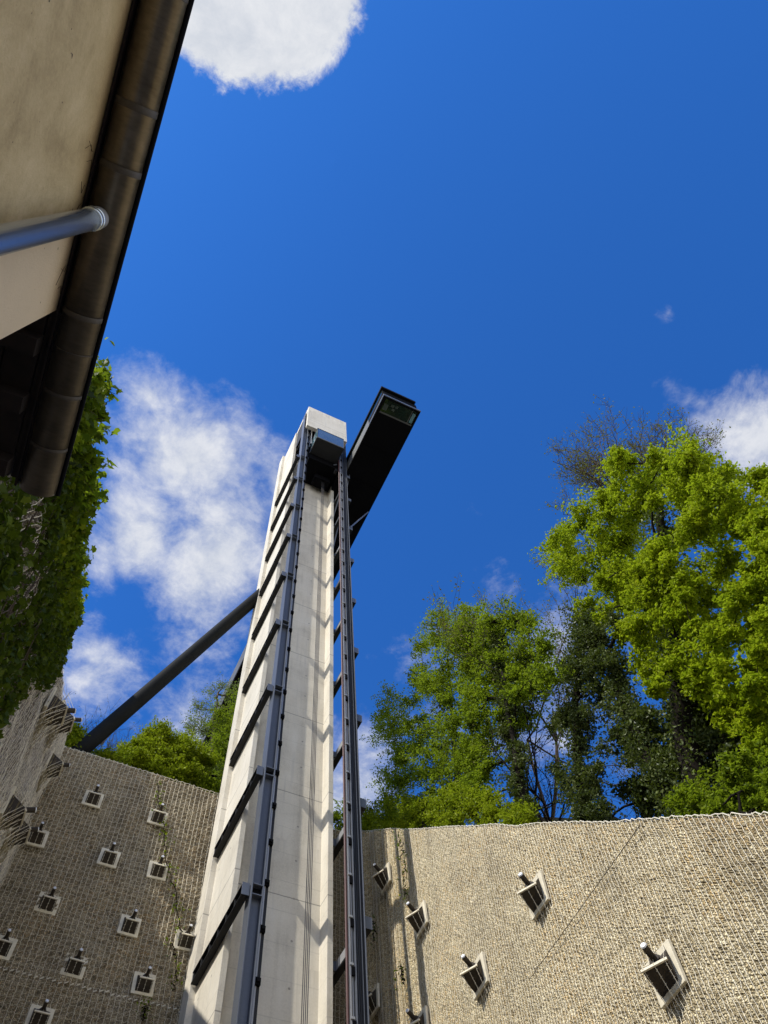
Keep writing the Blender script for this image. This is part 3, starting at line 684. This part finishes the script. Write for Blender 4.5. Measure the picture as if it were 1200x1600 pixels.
# ------------------------------------------------------------------ vegetation helpers
def leaves(C, size, r, nrm=None, jitter=0.9, asp=0.75, lobed=False):
    """one folded leaf per centre: four corners, or a lobed outline of eight"""
    C = np.asarray(C); n = len(C)
    N = r.standard_normal((n, 3)) * jitter
    N += (np.array([0, 0, 1.0]) if nrm is None else nrm)
    N /= np.linalg.norm(N, axis=1)[:, None]
    A = np.cross(N, r.standard_normal((n, 3))); A /= np.linalg.norm(A, axis=1)[:, None] + 1e-9
    B = np.cross(N, A)
    s = size * r.uniform(0.6, 1.3, n)[:, None]
    if lobed:
        out = [(-0.45, 0.0), (-0.35, 0.38), (0.02, 0.30), (0.18, 0.52), (0.28, 0.20), (0.65, 0.0), (0.28, -0.20), (0.18, -0.52), (0.02, -0.30), (-0.35, -0.38)]
        v = np.stack([C + A * s * a + B * s * b - N * s * 0.3 * abs(b) for a, b in out], 1).reshape(-1, 3)
        return v, np.arange(n)[:, None] * len(out) + np.arange(len(out))[None, :]
    droop = -N * s * 0.18
    v = np.stack([C - A * s * 0.5, C + B * s * 0.5 * asp + droop, C + A * s * 0.6, C - B * s * 0.5 * asp + droop], 1).reshape(-1, 3)
    return v, np.arange(n)[:, None] * 4 + np.array([[0, 1, 2, 3]])

def in_poly(P, x, y):
    c = False; j = len(P) - 1
    for i in range(len(P)):
        if ((P[i][1] > y) != (P[j][1] > y)) and (x < (P[j][0] - P[i][0]) * (y - P[i][1]) / (P[j][1] - P[i][1]) + P[i][0]): c = not c
        j = i
    return c

def clumps(poly, n, place, dspread, rpx, r):
    xs_ = [p[0] for p in poly]; ys_ = [p[1] for p in poly]
    out = []
    while len(out) < n:
        x = r.uniform(min(xs_), max(xs_)); y = r.uniform(min(ys_), max(ys_))
        if not in_poly(poly, x, y): continue
        p = place(x, y) * (1 + r.uniform(-dspread, dspread))
        out.append((p, r.uniform(*rpx) * fwd_depth(p) / FPX))
    return out

def limb(mb_, a, b, r0, r1, r, n=6, k=6, sag=0.12):
    a = np.array(a); b = np.array(b); L = np.linalg.norm(b - a)
    mid = (a + b) / 2 + r.standard_normal(3) * L * 0.07 + np.array([0, 0, L * sag])
    t = np.linspace(0, 1, k)[:, None]
    P = (1 - t) ** 2 * a + 2 * t * (1 - t) * mid + t ** 2 * b
    P[1:-1] += r.standard_normal((k - 2, 3)) * L * 0.015
    mb_.tube(P, np.linspace(r0, r1, k), n, False)
    return P

def tree(name, label, cat, base, trunk, tr, cl, leaf, size, per, seed, group=None, flat=0.55, bark='bark', twigs=5, jitter=0.8, shell=0.5, limb_r=0.085, nrm=None, ivy=0.0):
    r = np.random.default_rng(seed); limb_r = min(limb_r, tr * 0.5)
    base = np.array(base)
    root = thing(name, label, cat, base, group)
    tp = np.array([base] + [np.array(p) for p in trunk])
    tm = MB()
    # resample the trunk smoothly
    t = np.linspace(0, len(tp) - 1, 14); i = np.minimum(t.astype(int), len(tp) - 2); f = (t - i)[:, None]
    TP = tp[i] * (1 - f) + tp[i + 1] * f
    TP[1:-1] += r.standard_normal((12, 3)) * 0.06
    tm.tube(TP, np.linspace(tr, tr * 0.3, 14), 10)
    Ls = []
    nodes = [TP[j] for j in range(3, 14)]; nd = [0] * len(nodes); used = [0] * len(nodes)
    order = sorted(range(len(cl)), key=lambda k: np.linalg.norm(TP - cl[k][0], axis=1).min())
    for k in order:
        c, rad = cl[k]
        NN = np.array(nodes); d = np.linalg.norm(NN - c, axis=1) * (1 + 0.25 * np.array(used)) + np.maximum(0, NN[:, 2] - c[2]) * 0.8 + 0.25 * np.array(nd)
        j = int(np.argmin(d)); used[j] += 1
        r0 = limb_r * (0.62 ** nd[j]) * r.uniform(0.7, 1.1)
        Lp = limb(tm, nodes[j], c, max(r0, 0.016), max(r0 * 0.5, 0.010), r, 5, 6, 0.06)
        nodes.append(c); nd.append(nd[j] + 1); used.append(0)
        n = int(per * r.uniform(0.7, 1.3)); ns = 15; m_ = max(4, n // ns)
        for q in range(ns):
            d = r.standard_normal(3) * np.array([1, 1, flat]) + np.array([0, 0, 0.15]); d /= np.linalg.norm(d)
            Lq = rad * r.uniform(0.55, 1.35)
            o = c + r.standard_normal(3) * rad * 0.22
            e = o + d * Lq; mid = o + d * Lq * 0.55 + np.array([0, 0, 0.16 * Lq])
            tt = r.uniform(0.15, 1.0, m_)[:, None] ** 0.8
            P = (1 - tt) ** 2 * o + 2 * tt * (1 - tt) * mid + tt ** 2 * e
            w = (0.05 + 0.16 * rad * (1 - 0.5 * tt))
            Ls.append(P + r.standard_normal((m_, 3)) * w * np.array([1, 1, 0.55]) - np.array([0, 0, 0.03]))
            if q < twigs + 3: tm.tube([o, mid * 0.5 + (o + e) * 0.25, e], [0.011, 0.008, 0.003], 3, False)
    tm.build('trunk', M[bark], root, smooth=True)
    if leaf:
        v, f = leaves(np.concatenate(Ls), size, r, nrm, jitter)
        mesh_obj('crown', v, f, M[leaf], root)
    if ivy > 0:
        n = 6500; q = r.random(n) ** 1.3 * 12.9; i = np.minimum(q.astype(int), 12); fr = (q - i)[:, None]
        C = TP[i] * (1 - fr) + TP[i + 1] * fr + r.standard_normal((n, 3)) * (ivy * (0.45 + 0.5 * np.abs(np.sin(q * 2.3))))[:, None] * np.array([1, 1, 0.8])
        v, f = leaves(C, 0.11, r, None, 1.3); mesh_obj('ivy', v, f, M['leaf_ivy'], root)
    return root

def bare(name, label, cat, base, dirs, length, r0, seed, depth=5, bark='bark_grey', bud=None, buds=0, spread=0.55, group=None, up=0.15):
    r = np.random.default_rng(seed); root = thing(name, label, cat, np.array(base), group)
    tm = MB(); tips = []
    def grow(p, d, L, rad, k):
        n = 5; P = [p]; q = p.copy(); dd = d.copy()
        for _ in range(n):
            dd = dd + r.standard_normal(3) * 0.13 + np.array([0, 0, up * 0.3]); dd /= np.linalg.norm(dd); q = q + dd * L / n; P.append(q.copy())
        tm.tube(P, np.linspace(rad, rad * 0.62, n + 1), 6 if k > 2 else 4, False)
        if k <= 2: tips.extend(P[2:])
        if k == 0: return
        for c in range(r.integers(2, 5)):
            e = dd + r.standard_normal(3) * spread; e /= np.linalg.norm(e)
            s = r.integers(2, n + 1)
            grow(np.array(P[s]), e, L * r.uniform(0.55, 0.85), max(0.006, rad * 0.55), k - 1)
    for d in dirs: grow(np.array(base, float), _n(d), length, r0, depth)
    tm.build('trunk', M[bark], root)
    if bud and buds:
        T = np.array(tips); C = T[r.integers(0, len(T), buds)] + r.standard_normal((buds, 3)) * 0.12
        v, f = leaves(C, 0.085, r); mesh_obj('crown', v, f, M[bud], root)
    return root

def PR(v): return lambda x, y: on_v(x, y, v)
def PB(Y): return lambda x, y: on_y(x, y, Y)
R_ = np.random.default_rng(5)
def base_r(px, py, v, dz=0.0):
    p = on_v(px, py, v); u = p.dot(D); return UV(u, v, top_r(min(u, 25.9)) + 0.12 * (v - VR) - 0.5 + dz)

# --- right: big bright maple
P3 = [(925, 760), (960, 715), (1010, 700), (1085, 705), (1150, 735), (1260, 760), (1300, 900), (1290, 1080), (1240, 1180), (1185, 1190), (1140, 1150), (1105, 1090), (1060, 1050), (1015, 1100), (985, 1060), (940, 1010), (905, 985), (895, 920), (858, 880), (880, 830)]
cl3 = clumps(P3, 280, PR(15.0), 0.08, (13, 33), R_)
b3 = base_r(1085, 1270, 15.0)
tree('maple_tree', 'tall maple in bright yellow-green spring leaf at the right above the sunlit wall', 'tree', b3,
     [on_v(1078, 1180, 15), on_v(1060, 1050, 15), on_v(1040, 900, 15), on_v(1030, 780, 15)], 0.42, cl3, 'leaf_maple', 0.12, 560, 31, 'trees above the rock walls', ivy=0.42)
# second stem, dark and leaning left
tree('maple_tree', 'dark leaning ivy-wrapped trunk in front of the bright maple, few leaves', 'tree', base_r(1060, 1275, 14.6),
     [on_v(1010, 1180, 14.6), on_v(970, 1090, 14.6), on_v(950, 1020, 14.6)], 0.24, clumps([(880, 960), (960, 950), (1000, 1080), (1060, 1180), (1040, 1240), (980, 1160), (930, 1080)], 26, PR(14.7), 0.03, (16, 28), R_), 'leaf_ivy', 0.10, 420, 32, 'trees above the rock walls', jitter=1.2, ivy=0.3)
# dark undergrowth below the maple
tree('shrub', 'dark green undergrowth below the bright maple at the right edge of the wall top', 'shrub', base_r(1150, 1270, 13.0),
     [on_v(1150, 1240, 13.0)], 0.08, clumps([(1060, 1262), (1110, 1200), (1160, 1180), (1220, 1180), (1290, 1190), (1290, 1300), (1060, 1300)], 40, PR(14.0), 0.05, (14, 28), R_), 'leaf_mid', 0.11, 330, 33, 'shrubs along the wall tops')
tree('shrub', 'dull ivy thicket between the grey ivy-clad tree and the maple trunk', 'shrub', base_r(1000, 1275, 16.5),
     [on_v(1000, 1240, 16.5)], 0.1, clumps([(965, 1150), (1000, 1110), (1080, 1090), (1240, 1100), (1240, 1290), (950, 1290)], 95, PR(16.2), 0.05, (18, 34), R_), 'leaf_ivy', 0.125, 420, 38, 'shrubs along the wall tops', jitter=1.2)
# --- ivy-clad grey tree
tree('ivy_clad_tree', 'tree trunk thickly clad in grey-green ivy between the two leafy trees', 'tree', base_r(905, 1280, 14.2),
     [on_v(905, 1200, 14.2), on_v(900, 1080, 14.2), on_v(908, 1000, 14.2), on_v(915, 965, 14.2)], 0.20,
     clumps([(872, 1295), (864, 1180), (872, 1060), (885, 990), (940, 960), (950, 1060), (952, 1180), (948, 1295)], 46, PR(14.2), 0.02, (12, 20), R_), 'leaf_ivy', 0.09, 330, 34, 'trees above the rock walls', jitter=1.3, flat=0.9, twigs=2, ivy=0.35)
# --- mid tree left of it
P1 = [(640, 1040), (668, 965), (715, 955), (762, 938), (800, 965), (832, 968), (868, 1015), (855, 1080), (832, 1130), (790, 1150), (770, 1210), (740, 1260), (680, 1290), (600, 1290), (590, 1235), (605, 1190), (590, 1130), (603, 1080)]
tree('deciduous_tree', 'loose green tree with dark ivy-wrapped trunk, right of the tower above the wall', 'tree', base_r(820, 1290, 13.2),
     [on_v(812, 1230, 13.2), on_v(795, 1130, 13.2), on_v(785, 1060, 13.2), on_v(770, 990, 13.2)], 0.20,
     clumps(P1, 210, PR(13.4), 0.055, (13, 28), R_), 'leaf_mid', 0.105, 420, 35, 'trees above the rock walls', twigs=6, ivy=0.2)
tree('ivy_clad_tree', 'narrow dark ivy-covered stem leaning at the right side of the loose green tree', 'tree', base_r(822, 1290, 13.0),
     [on_v(812, 1220, 13.0), on_v(796, 1120, 13.0), on_v(784, 1050, 13.0)], 0.16,
     clumps([(800, 1295), (796, 1200), (782, 1110), (774, 1060), (792, 1050), (806, 1110), (822, 1200), (836, 1295)], 30, PR(13.0), 0.006, (9, 14), R_), 'leaf_ivy', 0.10, 130, 36, 'trees above the rock walls', jitter=1.3, flat=1.0, twigs=1)
tree('deciduous_tree', 'thinner dark stem standing inside the loose green tree, left of its main trunk', 'tree', base_r(715, 1290, 14.0),
     [on_v(712, 1200, 14.0), on_v(705, 1100, 14.0), on_v(700, 1030, 14.0)], 0.17,
     clumps([(690, 1060), (730, 1060), (740, 1260), (680, 1260)], 22, PR(14.0), 0.02, (10, 18), R_), 'leaf_ivy', 0.10, 110, 37, 'trees above the rock walls', jitter=1.3)
# low bright shrubs along the top of the right wall next to the tower
tree('shrub', 'low bright green shrubs along the wall top just right of the tower', 'shrub', base_r(660, 1298, 12.2),
     [on_v(660, 1270, 12.2)], 0.05, clumps([(566, 1262), (600, 1240), (660, 1250), (720, 1235), (780, 1240), (830, 1270), (835, 1298), (566, 1304)], 80, PR(12.4), 0.01, (11, 20), R_), 'leaf_bush', 0.10, 240, 39, 'shrubs along the wall tops')
tree('shrub', 'green bush seen through the gap between the shaft and the right steel column', 'shrub', (11.5, 28.0, 26.6),
     [on_y(535, 1280, 28.0)], 0.06, clumps([(505, 1262), (530, 1262), (548, 1235), (600, 1250), (600, 1305), (500, 1305)], 22, PB(28.2), 0.01, (10, 18), R_), 'leaf_mid', 0.13, 150, 40, 'shrubs along the wall tops')
# --- bare trees behind
bT = base_r(960, 1200, 19.0)
bare('bare_tree', 'dark twiggy nearly leafless tree rising behind the bright maple', 'tree', on_v(1000, 800, 17.6), [(-0.9, 0.3, 0.8), (-0.5, -0.3, 1), (0.1, -0.4, 1), (0.5, -0.5, 1), (-0.1, -0.9, 1), (0.9, -0.7, 0.8), (-0.8, -0.3, 0.7), (0.3, -0.3, 1), (0.6, -0.9, 0.9), (-0.9, -0.1, 0.5)], 2.35, 0.07, 41, 5, 'bark_grey', 'bud', 7000, 0.62, 'trees above the rock walls')
bare('bare_tree', 'thin hazy tree just coming into bud between the loose green tree and the maple', 'tree', base_r(850, 1280, 16.0), [(-0.06, -0.15, 1), (0.10, -0.1, 1), (0.02, -0.3, 1)], 6.0, 0.085, 42, 5, 'bark_grey', 'bud', 9000, 0.45, 'trees above the rock walls', 0.25)
bare('bare_tree', 'slim leaning bare stem between the ivy-wrapped trunks', 'tree', base_r(822, 1288, 13.6), [(0.12, -0.1, 1), (0.3, -0.25, 1)], 3.4, 0.055, 43, 4, 'bark', 'bud', 260, 0.5, 'trees above the rock walls')
bare('bare_tree', 'tangle of thin bare branches under the ivy-clad tree at the wall top', 'tree', base_r(860, 1290, 14.6), [(-0.3, -0.1, 1), (0.3, -0.2, 0.9), (0.0, -0.3, 1)], 2.6, 0.05, 44, 4, 'bark', 'bud', 300, 0.6, 'trees above the rock walls')

# --- left: above the shaded back wall
tree('bush', 'rounded yellow-green bush above the shaded back wall, left of the tower', 'bush', (2.2, 28.6, 26.6), [on_y(250, 1200, 28.8)], 0.12,
     clumps([(190, 1185), (205, 1163), (240, 1146), (285, 1150), (315, 1178), (340, 1215), (344, 1250), (300, 1238), (250, 1222), (185, 1205), (168, 1190)], 110, PB(28.8), 0.02, (13, 22), R_), 'leaf_bush', 0.115, 520, 51, 'shrubs along the wall tops', jitter=1.0)
tree('birch_tree', 'pale loose birch with drooping twigs behind the rounded bush beside the tower', 'tree', (4.0, 32.5, 28.0), [on_y(330, 1180, 32.5), on_y(335, 1120, 32.5), on_y(340, 1085, 32.5)], 0.16,
     clumps([(292, 1115), (318, 1075), (345, 1068), (380, 1060), (385, 1180), (345, 1235), (322, 1190), (300, 1160)], 44, PB(32.5), 0.02, (12, 22), R_), 'leaf_birch', 0.085, 260, 52, 'trees above the rock walls', bark='bark_grey', jitter=1.2, flat=1.25)
tree('shrub', 'dense darker green shrub between the birch and the shaft edge', 'shrub', (4.6, 29.6, 27.0), [on_y(350, 1180, 29.6)], 0.08,
     clumps([(325, 1130), (350, 1100), (390, 1070), (395, 1180), (350, 1235), (330, 1205)], 34, PB(29.8), 0.02, (11, 18), R_), 'leaf_mid', 0.10, 260, 53, 'shrubs along the wall tops', flat=1.1)
tree('shrub', 'small leafy green sapling in the corner where the strut meets the wall top', 'shrub', on_y(112, 1178, 26.6), [on_y(112, 1150, 26.6)], 0.05,
     clumps([(98, 1145), (112, 1132), (130, 1150), (126, 1172), (98, 1172)], 26, PB(26.4), 0.01, (7, 12), R_), 'leaf_bush', 0.14, 90, 54, 'shrubs along the wall tops')
tree('shrub', 'low yellow-green plants along the back wall top between strut and bush', 'shrub', (0.8, 27.2, 26.4), [on_y(175, 1190, 27.2)], 0.04,
     clumps([(130, 1180), (160, 1176), (205, 1186), (205, 1202), (130, 1186)], 30, PB(27.2), 0.01, (7, 11), R_), 'leaf_bush', 0.11, 70, 55, 'shrubs along the wall tops')
bare('bare_tree', 'bare brown branching tree behind the strut at the left corner of the wall', 'tree', (-0.4, 31.0, 29.0), [(-0.3, 0, 1), (0.1, -0.1, 1), (0.4, 0, 1), (0.0, -0.3, 1)], 2.7, 0.06, 56, 4, 'bark_grey', 'bud', 250, 0.5, 'trees above the rock walls')
bare('bare_tree', 'second bare twiggy tree right of the strut foot above the back wall', 'tree', (1.2, 29.5, 27.6), [(-0.2, 0, 1), (0.2, -0.2, 1), (0.5, 0, 0.8)], 2.0, 0.05, 57, 4, 'bark_grey', 'leaf_birch', 300, 0.5, 'trees above the rock walls')

# --- vine over the left wall
vr_ = np.random.default_rng(61)
vine = thing('climbing_vine', 'dense dark green climbing vine hanging over the top of the left wall beyond the gutter', 'vine', UV(8, VL, 8.0))
C = []; SPR = []
for _ in range(110):
    u = vr_.uniform(4.25, 12.2); p0 = UV(u, VL + 0.06, top_l(u) + vr_.uniform(-0.5, 0.5)); dd = _n(V * vr_.uniform(0.4, 1.0) + D * vr_.normal(0, 0.6) + np.array([0, 0, vr_.uniform(-0.1, 0.9)]))
    LL = vr_.uniform(0.25, 0.6) * (1.0 if u < 8.5 else 0.7)
    P = np.array([p0 + dd * LL * a + np.array([0, 0, -0.18 * LL * a * a]) for a in np.linspace(0, 1, 6)]); SPR.append(P)
for _ in range(260):
    u = vr_.uniform(4.2, 12.4); w = vr_.normal(0, 1)
    tz = top_l(u)
    big = 0.75 + 0.35 * math.sin(u * 1.9) + 0.25 * math.sin(u * 4.3 + 1)
    c = UV(u, VL + 0.03 + abs(w) * 0.07 * big, tz + vr_.uniform(-0.85, 0.5) * big)
    C.append(c + vr_.standard_normal((60, 3)) * np.array([0.085, 0.26, 0.20]))
for _ in range(560):
    u = vr_.uniform(4.2, 13.6); tz = top_l(u); drop = vr_.random() ** 0.8 * (5.6 - 0.3 * max(0, u - 6)) * (1.0 if u < 11.5 else 0.4)
    dens_ = math.sin(u * 2.1 + 0.7 * drop) + math.sin(u * 4.7 - 1.9 * drop + 2) + 0.6 * math.sin(u * 8.3 + 3.1 * drop)
    if dens_ < -0.25 + 0.12 * drop: continue
    C.append(UV(u, VL + 0.08 + 0.16 * vr_.random() ** 2, tz - drop) + vr_.standard_normal((36, 3)) * np.array([0.06, 0.22, 0.22]))
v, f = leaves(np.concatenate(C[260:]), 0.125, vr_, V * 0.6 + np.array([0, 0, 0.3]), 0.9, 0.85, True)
mesh_obj('hanging_foliage', v, f, M['leaf_vine_shade'], vine)
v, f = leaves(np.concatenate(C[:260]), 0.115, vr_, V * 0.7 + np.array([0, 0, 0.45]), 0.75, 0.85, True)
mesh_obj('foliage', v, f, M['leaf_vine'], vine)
m = MB()
Cs = np.concatenate([P[vr_.integers(1, 6, 16)] + vr_.standard_normal((16, 3)) * 0.055 for P in SPR])
v, f = leaves(Cs, 0.15, vr_, V * 0.4 + np.array([0, 0, 0.7]), 0.7, 0.85, True); mesh_obj('sprig_leaves', v, f, M['leaf_vine'], vine)
m = MB()
for P in SPR: m.tube(P, np.linspace(0.010, 0.004, 6), 4, False)
for k in range(30):
    u = vr_.uniform(5.0, 11); z = top_l(u); P = [UV(u, VL + 0.05, z - 5)]
    for s in range(9): P.append(UV(u + vr_.normal(0, 0.25), VL + 0.1 + 0.08 * vr_.random(), z - 5 + (s + 1) * 0.6))
    e = P[-1]; P += [e + V * vr_.uniform(0.05, 0.25) + np.array([0, vr_.normal(0, .2), 0.2])]
    m.tube(P, np.linspace(0.014, 0.006, len(P)), 5, False)
m.build('stem', M['bark_grey'], vine)

# --- thin creepers on the walls
def creeper(label, pts, place, n, size, seed, leaf='leaf_vine', spread=0.16):
    r = np.random.default_rng(seed); P = np.array([place(*p) for p in pts])
    root = thing('wall_creeper', label, 'creeper', P[-1], 'creepers on the netted walls')
    t = np.linspace(0, len(P) - 1, 40); i = np.minimum(t.astype(int), len(P) - 2); f_ = (t - i)[:, None]
    Q = P[i] * (1 - f_) + P[i + 1] * f_ + r.standard_normal((40, 3)) * 0.05
    m = MB(); m.tube(Q, 0.016, 5, False); m.build('stem', M['bark'], root)
    k = r.integers(0, 40, n); dens = r.random(n) < (0.35 + 0.65 * np.abs(np.sin(k * 0.37)))
    Cc = Q[k[dens]] + r.standard_normal((dens.sum(), 3)) * spread
    v, f = leaves(Cc, size, r, np.array([0, 0, 0.5])); mesh_obj('foliage', v, f, M[leaf], root)
creeper('thin dark creeper trailing down the back wall past the right-hand anchors', [(246, 1222), (250, 1262), (256, 1300), (262, 1345), (272, 1390), (280, 1440), (286, 1470)], PB(YW - 0.14), 330, 0.10, 71)
creeper('sparse creeper low on the back wall beside the tower base', [(272, 1550), (276, 1500), (268, 1470)], PB(YW - 0.14), 60, 0.10, 72)
creeper('small green tuft growing from the back wall below the whitish lacing line', [(224, 1590), (226, 1572)], PB(YW - 0.14), 60, 0.09, 73)
creeper('creeper hanging from the top of the right wall next to the shadow folds', [(622, 1300), (628, 1330), (632, 1370), (634, 1400)], PR(VR - 0.16), 150, 0.09, 74, 'leaf_mid', 0.13)
creeper('small creeper low in the shadow streak of the right wall', [(627, 1510), (630, 1535)], PR(VR - 0.16), 60, 0.09, 75)
creeper('pale green tuft on the right wall beside a ring beam end', [(583, 1440), (585, 1468)], PR(VR - 0.2), 60, 0.08, 76, 'leaf_birch')

# ------------------------------------------------------------------ lift everything to eye height
for o in list(SC.objects):
    if o.parent is None: o.location.z += H0

# ------------------------------------------------------------------ camera
cd = bpy.data.cameras.new('Camera'); cam = bpy.data.objects.new('Camera', cd); COL.objects.link(cam)
r_, u_, f_ = RM @ np.array([1, 0, 0.]), RM @ np.array([0, 1, 0.]), RM @ np.array([0, 0, 1.])
mw = Matrix(((r_[0], u_[0], -f_[0], 0), (r_[1], u_[1], -f_[1], 0), (r_[2], u_[2], -f_[2], H0), (0, 0, 0, 1)))
cam.matrix_world = mw
cd.sensor_fit = 'HORIZONTAL'; cd.sensor_width = 36; cd.lens = 36.0; cd.clip_start = 0.05; cd.clip_end = 3000
SC.camera = cam

# ------------------------------------------------------------------ sun and sky
sd = np.array([3.8, 1.0, -4.1]); sd /= np.linalg.norm(sd)
ld = bpy.data.lights.new('sun', 'SUN'); ld.energy = 5.0; ld.angle = math.radians(0.53); ld.color = (1.0, 0.955, 0.87)
sun = bpy.data.objects.new('sun', ld); COL.objects.link(sun)
sun.rotation_euler = Vector(sd).to_track_quat('-Z', 'Y').to_euler(); sun.location = (-40, -15, 60)
elev = math.asin(-sd[2]); rot = math.atan2(-sd[0], -sd[1])

W = bpy.data.worlds.new('World'); SC.world = W; W.use_nodes = True
t = NT(W.node_tree); out = t.node('ShaderNodeOutputWorld')
sky = t.node('ShaderNodeTexSky', sky_type='NISHITA', sun_disc=False)
sky.sun_elevation = elev; sky.sun_rotation = rot; sky.altitude = 300; sky.air_density = 1.0; sky.dust_density = 0.6; sky.ozone_density = 3.0
gam = t.node('ShaderNodeGamma'); t.link(sky.outputs[0], gam.inputs[0]); gam.inputs[1].default_value = 1.0
tint = t.mix(1.0, gam.outputs[0], (0.27, 0.885, 1.72, 1), 'MULTIPLY')
bg = t.node('ShaderNodeBackground'); t.link(tint, bg.inputs[0]); bg.inputs[1].default_value = 0.13
tc = t.node('ShaderNodeTexCoord'); sp = t.node('ShaderNodeSeparateXYZ'); t.link(tc.outputs['Generated'], sp.inputs[0])
zc = t.math('MAXIMUM', sp.outputs[2], 0.06)
px, py = t.math('DIVIDE', sp.outputs[0], zc), t.math('DIVIDE', sp.outputs[1], zc)
cv = t.node('ShaderNodeCombineXYZ'); t.link(px, cv.inputs[0]); t.link(py, cv.inputs[1])
CL = cv.outputs[0]
n1 = t.noise(CL, 8.0, 14, 0.64, 0.25); n2 = t.noise(CL, 3.5, 10, 0.6, 0.5); n3 = t.noise(CL, 24, 10, 0.68, 0.35)
def blob(cx, cy, rx, ry, gain):
    a = t.math('POWER', t.math('DIVIDE', t.math('SUBTRACT', px, cx), rx), 2.0); b = t.math('POWER', t.math('DIVIDE', t.math('SUBTRACT', py, cy), ry), 2.0)
    return t.math('MULTIPLY', t.math('SUBTRACT', 1.0, t.math('SQRT', t.math('ADD', a, b)), ), gain)
def mx(l):
    o = l[0]
    for q in l[1:]: o = t.math('MAXIMUM', o, q)
    return o
# firm cumulus overhead
hard = t.math('ADD', blob(-0.17, -0.15, 0.15, 0.14, 1.0), t.math('ADD', t.math('MULTIPLY', t.math('SUBTRACT', n1, 0.5), 0.6), t.math('MULTIPLY', t.math('SUBTRACT', n3, 0.5), 0.35)))
hard = t.smooth(hard, 0.0, 0.15)
# softer veils
soft = mx([blob(-0.03, 0.42, 0.15, 0.13, 1.1), blob(0.06, 0.55, 0.13, 0.22, 1.2), blob(-0.04, 0.79, 0.10, 0.13, 0.75), blob(-0.05, 0.56, 0.12, 0.14, 1.0), t.math('SUBTRACT', blob(0.71, 0.06, 0.25, 0.14, 1.8), 0.55), t.math('SUBTRACT', blob(0.58, 0.055, 0.16, 0.06, 1.2), 0.70), blob(0.10, 0.40, 0.10, 0.08, 0.8), blob(-0.10, 0.36, 0.07, 0.06, 0.8),
           t.math('SUBTRACT', blob(0.375, 0.33, 0.10, 0.06, 1.0), 0.85), t.math('SUBTRACT', blob(0.468, -0.027, 0.06, 0.05, 1.0), 0.95), blob(0.62, 0.55, 0.22, 0.25, 0.45), blob(0.42, 0.85, 0.12, 0.2, 0.7),
           blob(0.15, 0.85, 0.12, 0.16, 0.6), blob(-1.5, 0.6, 0.8, 0.7, 1.0), blob(1.9, -0.9, 0.9, 0.7, 1.0), blob(-0.2, -1.8, 1.3, 0.6, 1.0)])  # last three lie outside the view, for neutral fill
nn = t.math('ADD', t.math('MULTIPLY', n1, 0.55), t.math('ADD', t.math('MULTIPLY', n2, 0.25), t.math('MULTIPLY', n3, 0.20)))
soft = t.math('ADD', soft, t.math('MULTIPLY', t.math('SUBTRACT', nn, 0.53), 3.4))
soft = t.math('MULTIPLY', t.smooth(soft, -0.05, 1.0), 0.92)
far = t.smooth(t.math('ADD', t.math('SQRT', t.math('ADD', t.math('POWER', px, 2.0), t.math('POWER', py, 2.0))), t.math('MULTIPLY', n2, 0.8)), 1.6, 2.6)  # cloud ring added outside the view as bright neutral fill light
dens = t.math('MAXIMUM', t.math('MAXIMUM', hard, soft), t.math('MULTIPLY', far, 0.9))
shade = t.ramp(t.math('ADD', t.math('MULTIPLY', n1, 0.6), t.math('MULTIPLY', n3, 0.4)), [(0.35, (0.66, 0.71, 0.80)), (0.62, (0.96, 0.97, 1.0))])
bc = t.node('ShaderNodeBackground'); t.link(shade, bc.inputs[0]); t.link(t.math('ADD', 0.90, t.math('MULTIPLY', far, 0.8)), bc.inputs[1])
ms = t.node('ShaderNodeMixShader'); t.link(dens, ms.inputs[0]); t.link(bg.outputs[0], ms.inputs[1]); t.link(bc.outputs[0], ms.inputs[2]); t.link(ms.outputs[0], out.inputs[0])

SC.view_settings.view_transform = 'Standard'; SC.view_settings.look = 'None'; SC.view_settings.exposure = 0; SC.view_settings.gamma = 1
SC.cycles.max_bounces = 6; SC.cycles.transparent_max_bounces = 8
SC.cycles.use_denoising = True
